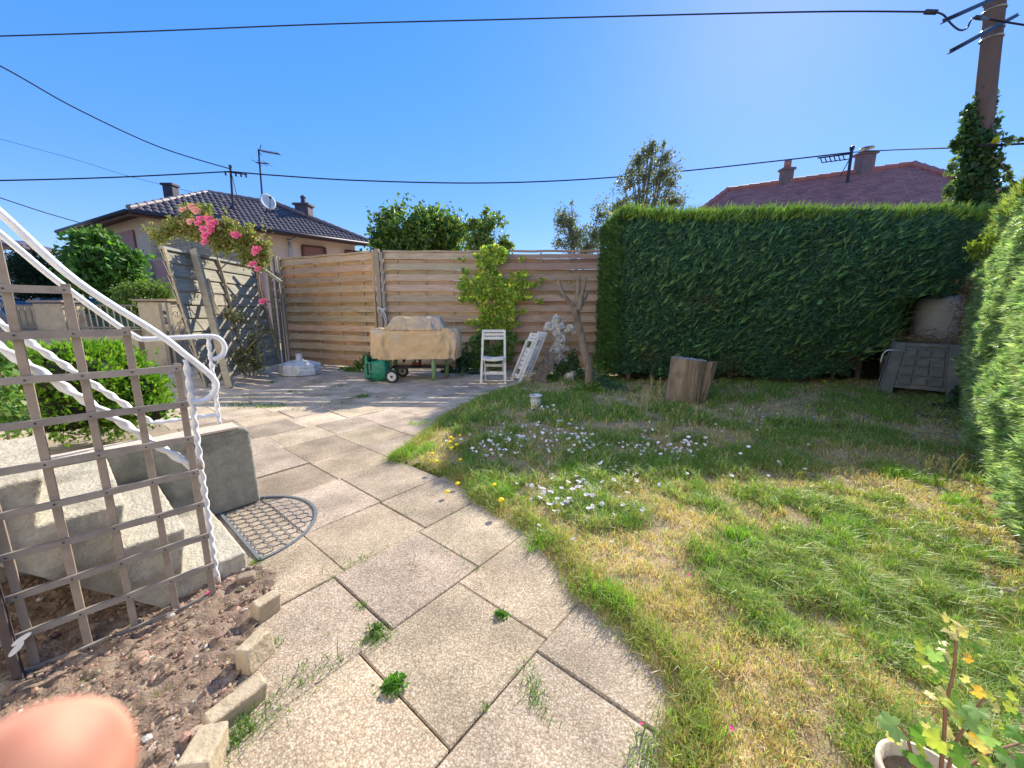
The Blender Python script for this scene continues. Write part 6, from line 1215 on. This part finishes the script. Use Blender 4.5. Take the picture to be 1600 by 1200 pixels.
# cars and bin on the street
def car(c, ang, L_, W2, H2, paint, label, tail=False):
    ca, sa = math.cos(ang), math.sin(ang); X_ = np.array([ca, sa, 0]); Yc = np.array([-sa, ca, 0]); t = empty('parked_car', c, label, 'car', 'cars parked in the street'); c = np.array(c, float)
    def w3(x, y, z): return c+X_*x+Yc*y+UP*z
    prof_ = [(-L_/2, .35), (-L_/2+.02, .75), (-L_/2+.12, .92), (-L_*.27, .98), (-L_*.12, H2*.98), (L_*.05, H2), (L_*.30, H2*.96), (L_*.44, 1.02), (L_/2-.05, .92), (L_/2, .6), (L_/2-.02, .3), (-L_/2+.1, .25)]
    mb = MB(); n = len(prof_); cuts = (-W2/2, -W2/2*.93, W2/2*.93, W2/2); vs = []
    for y in cuts:
        k_ = 1 if abs(y) < W2/2*.95 else .965
        for (x, z) in prof_: vs.append(w3(x*k_, y*(1-.16*max(0, z-.95)), z if z < 1 else 1+(z-1)*(1 if k_ == 1 else .93)))
    fs = [(i*n+k, i*n+(k+1) % n, (i+1)*n+(k+1) % n, (i+1)*n+k) for i in range(3) for k in range(n)]+[tuple(range(n)), tuple(3*n+k for k in range(n))]
    mb.add(vs, fs); mb.build('body', paint, t, bevel=.03, seg=2)
    gm_ = mat('car_glass', (.02, .03, .04), (.03, .04, .05), 5, .05, spec=.8)
    for s in (-1, 1):
        for (xa_, xb_) in ((-L_*.17, -.02), (.04, L_*.2), (L_*.23, L_*.37)):
            mb = MB(); yy = s*(W2/2*.935+.005); q = [w3(xa_, yy, 1.0), w3(xb_, yy, 1.0), w3(xb_-.05 if xb_ > 0 else xb_, yy*.95, H2-.10), w3(max(xa_, -L_*.10), yy*.95, H2-.10)]; mb.prism(q, Yc*s*.012); mb.build('side_window', gm_, t)
    mb = MB(); mb.prism([w3(-L_*.265, -W2*.40, 1.0), w3(-L_*.265, W2*.40, 1.0), w3(-L_*.13, W2*.36, H2-.08), w3(-L_*.13, -W2*.36, H2-.08)], X_*-.02+UP*.02); mb.build('windscreen', gm_, t)
    mb = MB(); mb.prism([w3(L_*.435, -W2*.38, 1.06), w3(L_*.435, W2*.38, 1.06), w3(L_*.315, W2*.34, H2-.08), w3(L_*.315, -W2*.34, H2-.08)], X_*.02+UP*.02); mb.build('rear_window', gm_, t)
    for sx_ in (-.31, .31):
        for s in (-1, 1):
            mb = MB(); mb.tube([w3(L_*sx_, s*(W2/2-.2), .31), w3(L_*sx_, s*(W2/2+.005), .31)], .31, 24); wh = mb.build('wheel', M_black, t)
            mb = MB(); mb.tube([w3(L_*sx_, s*(W2/2-.1), .31), w3(L_*sx_, s*(W2/2+.015), .31)], .19, 18); sub(mb, 'rim', M_galv, wh)
    for s in (-1, 1):
        mb = MB(); mb.box(w3(L_/2-.03, s*W2*.39, .86), (.08, .22, .16), np.array([X_, Yc, UP])); mb.build('tail_light', mat('red_lens', (.6, .03, .02), (.75, .06, .04), 9, .2), t, bevel=.01)
        mb = MB(); mb.box(w3(-L_/2+.05, s*W2*.38, .72), (.08, .26, .13), np.array([X_, Yc, UP])); mb.build('headlight', mat('clear_lens', (.7, .7, .72), rough=.1), t, bevel=.01)
    return t
def paint(nm, c): return mat(nm, c, tuple(x*1.1 for x in c), 3, .25, metal=.2, spec=.6)
car((-14.6, 11.4, 0), R(-14), 4.2, 1.75, 1.50, paint('blue_paint', (.02, .05, .12)), 'dark blue car, leftmost of those parked beyond the street wall')
p_ = P(85, 480, 12.4); car((p_[0]+.6, 12.9, 0), R(-60), 4.1, 1.75, 1.60, paint('silver_paint', (.45, .46, .48)), 'silver car with red rear lights behind the far gate pillar')
p_ = P(140, 500, 10.6); car((p_[0]-.1, 10.9, 0), R(-15), 3.9, 1.65, 1.20, paint('black_paint', (.015, .015, .02)), 'low black car right behind the street railing')
wb = P(192, 500, 9.4); mb = MB(); mb.prism([(wb[0]-.55, 9.3, .1), (wb[0]+.5, 9.3, .1), (wb[0]+.62, 9.3, 1.05), (wb[0]-.66, 9.3, 1.05)], (0, .75, 0)); o = thing('wheeled_bin', mb, mat('teal_plastic', (.03, .12, .10), (.05, .17, .14), 4, .45), 'dark teal wheeled bin just left of the tall pillar', 'bin', (wb[0], 9.6, 0), bevel=.03)
mb = MB(); mb.prism([(wb[0]-.7, 9.24, 1.05), (wb[0]+.68, 9.24, 1.05), (wb[0]+.6, 9.24, 1.16), (wb[0]-.6, 9.24, 1.16)], (0, .85, 0)); sub(mb, 'lid', mat('teal_lid', (.10, .26, .22), (.14, .32, .27), 4, .35), o, bevel=.02)
mb = MB()
for sx_ in (-.4, .4): mb.tube([(wb[0]+sx_, 9.35, .1), (wb[0]+sx_, 9.42, .1)], .1, 16)
sub(mb, 'wheels', M_black, o)

# ================================================================= UTILITY POLE, WIRES
YP = 6.7; pb0 = P(1508, 600, YP); pb0 = np.array([P(1518, 380, YP)[0], YP, 0]); pt = P(1562, -60, YP); p8 = pt+(pt-P(1520, 330, YP))*.6
UPo = empty('utility_pole', pb0, 'brown wooden utility pole leaning slightly, wrapped in ivy at its lower half', 'utility pole')
mb = MB(); d_ = (pt-P(1521, 330, YP)); d_ /= np.linalg.norm(d_); base = P(1521, 330, YP)-d_*2.9; mb.tube([base+d_*k for k in np.linspace(0, 8.5, 20)], list(np.linspace(.135, .100, 20)), 18, nz=.01)
mb.build('pole', mat('pole_wood', (.11, .075, .065), (.18, .13, .11), 8, .9, .6, 30, stretch=(1, 1, .08), bdist=.01), UPo, smooth=True)
def ppt(y): t = (P(1550, y, YP)[2]-base[2])/d_[2]; return base+d_*t
for (y, xe, ye) in ((2, 1473, 36), (47, 1484, 83)):
    c = ppt(y); e_ = P(xe, ye, YP-1.1); mb = MB(); q = c+(c-e_)*.35; mb.bar(q+[0, -.16, 0], e_+[0, 0, 0], .05, .012); mb.bar(q+[0, -.16, .02], e_+[0, 0, .02], .012, .05)
    for k in range(14): a = e_+(c-e_)*(.05+.05*k); mb.box(a+[0, -.03, .02], (.02, .02, .018))
    arm = mb.build('crossarm', M_dark, UPo); mb = MB(); mb.tube([c+d_*z+np.array([.15*math.cos(t), .15*math.sin(t), 0])*.80 for z in (0,) for t in np.linspace(0, 6.3, 20)], .012, 5, cap=False); mb.tube([c-d_*.12+np.array([.15*math.cos(t), .15*math.sin(t), 0])*.80 for t in np.linspace(0, 6.3, 20)], .012, 5, cap=False); sub(mb, 'clamp', M_galv, arm)
IV2 = empty('ivy', (pb0[0], YP-.2, 0), 'dark ivy sleeve wrapped round the utility pole above the hedge corner', 'climbing plant')
bl = [B(1521, 330, YP-.05, 40, 26, 30), B(1524, 290, YP-.05, 34, 28, 28), B(1528, 255, YP-.05, 28, 24, 26), B(1528, 228, YP-.05, 25, 20, 24), B(1515, 200, YP, 12, 22, 14), B(1545, 205, YP, 12, 28, 14), B(1512, 180, YP, 7, 20, 10), B(1548, 165, YP, 5, 20, 8), B(1520, 370, YP, 44, 30, 34), B(1497, 225, YP, 10, 8, 10), B(1527, 145, YP, 4, 10, 8)]
bl = [(1.0*b[0], b[1], b[2], b[3]*.78, b[4]*.8, b[5]*1.0) for b in bl]; pts, dirs = crown_pts(bl, 6000, .3, .2, 6); foliage('foliage', pts, dirs, .085, .07, (.045, .10, .035), IV2, 'leaf', tip=(.12, .20, .06), tipf=.25, upb=-.2)
bl = [B(1572, 262, YP-.3, 5, 7, 5), B(1577, 275, YP-.3, 6, 7, 5), B(1583, 290, YP-.3, 6, 7, 5), B(1570, 298, YP-.3, 8, 5, 5), B(1562, 250, YP-.3, 6, 5, 5), B(1575, 219, YP-.4, 10, 4, 5), B(1592, 218, YP-.4, 6, 3, 4), B(1486, 262, YP-.3, 6, 14, 5), B(1482, 300, YP-.3, 8, 12, 6)]
pts, dirs = crown_pts(bl, 260, .7); foliage('trailing_shoots', pts, dirs, .085, .065, (.10, .15, .06), IV2, 'leaf', tip=(.2, .25, .1), tipf=.3, upb=-.3)
pts, dirs = crown_pts([B(1558, 219, YP-.45, 5, 3, 4)], 9, .7); foliage('yellow_leaves', pts, dirs, .09, .07, (.50, .48, .03), IV2, 'leaf')
mb = MB(); mb.tube(smooth_path([P(1545, 240, YP-.2), P(1560, 252, YP-.3), P(1575, 270, YP-.3), P(1585, 290, YP-.3), P(1570, 299, YP-.3)], 5), .008, 5); mb.tube([P(1540, 225, YP-.25), P(1570, 221, YP-.4), P(1596, 217, YP-.4)], .008, 5); mb.tube([base+[0, -.2, .2], ppt(300)+[0, -.16, 0], ppt(200)+[0, -.15, 0]], .02, 6); mb.build('stems', M_bark, IV2, smooth=True)
# tree tips at the right edge behind the ivy
tree('thin_leaved_shrub', (*P(1592, 380, 5.6)[:2], 0), [B(1592, 325, 5.6, 14, 12, 12), B(1575, 335, 5.6, 10, 8, 10), B(1600, 345, 5.6, 12, 12, 12)], 330, .14, .012, (.20, .24, .12), 'thin pale wispy shoots at the right edge above the hedge', 'shrub', trunk_r=.02, limbs=False)
# thin sprigs overhanging right hedge top
clump('leafy_clump', (*P(1540, 420, 4.9)[:2], 1.6), [B(1525, 385, 4.9, 16, 9, 10), B(1530, 400, 4.9, 18, 7, 10), B(1555, 372, 4.6, 20, 9, 10)], 520, .06, .022, (.24, .32, .05), 'yellow-green sprigs hanging off the top of the right hedge', 'hedge sprigs', tip=(.4, .46, .1))
def wire(pts, r, label, n=10, name='overhead_wire'):
    mb = MB(); mb.tube(smooth_path(pts, n), r, 6); thing(name, mb, M_wire, label, 'wire', pts[0], 'overhead wires', smooth=True)
wire([P(-120, 60, 8), P(200, 50, 8), P(500, 38, 8), P(800, 30, 7.6), P(1100, 22, 7), P(1300, 18, 6.4), P(1450, 18.5, 5.7)], .010, 'uppermost overhead wire spanning the whole sky to the pole arm')
wire([P(-150, 35, 9), P(0, 103, 10.5), P(120, 170, 12), P(250, 230, 13.6), P(360, 264, 14.7)], .017, 'overhead wire descending steeply from upper left to the bungalow mast')
wire([P(-150, 283, 12), P(0, 282, 13), P(180, 277, 14), P(360, 268, 14.7)], .021, 'almost level overhead wire from the left edge to the bungalow mast')
wire([P(360, 268, 14.7), P(430, 274, 14.7), P(560, 282, 14.9), P(740, 286, 15.2), P(900, 281, 15.5), P(1060, 268, 15.8), P(1200, 253, 15.9), P(1331, 238, YM2)], .022, 'long sagging wire between the two roof masts')
wire([P(1331, 238, YM2), P(1400, 234, 12), P(1485, 231, 8.5), P(1530, 228, YP-.2), P(1600, 224.5, 6.6), P(1750, 216, 6.6)], .017, 'wire running from the red roof mast past the ivy-covered pole')
wire([P(-100, 275, 10), P(0, 309, 11), P(70, 332, 12), P(125, 348, 13.5)], .013, 'short wire low on the left reaching the eaves of the bungalow')
wire([P(-60, 200, 22), P(0, 217, 22), P(120, 250, 22), P(200, 275, 22), P(300, 300, 22)], .010, 'faint thin wire far behind on the left')
wire([P(1545, 30, YP-.25), P(1600, 39, 6.4), P(1750, 62, 6.2)], .012, 'wire leaving the pole top towards the right edge')
mb = MB(); mb.tube([P(1446, 18.5, 5.7), P(1463, 19, 5.7)], .028, 10); o = thing('cable_splice', mb, M_dark, 'cylindrical splice on the top wire left of the pole', 'cable splice', P(1446, 18.5, 5.7), smooth=True)
mb = MB(); mb.tube(smooth_path([P(1463, 19, 5.7), P(1475, 24, 5.7), P(1487, 38, 5.7), P(1500, 47, 5.7), P(1511, 44, 5.7), P(1517, 32, 5.7), P(1525, 27, 5.7), P(1545, 30, 6.3)], 6), .010, 6); mb.tube([P(1525, 27, 5.7), P(1537, 29, 5.9)], .024, 8); thing('jumper_cable', mb, M_dark, 'drooping loop of cable joining the top wire to the pole', 'cable', P(1463, 19, 5.7), smooth=True)
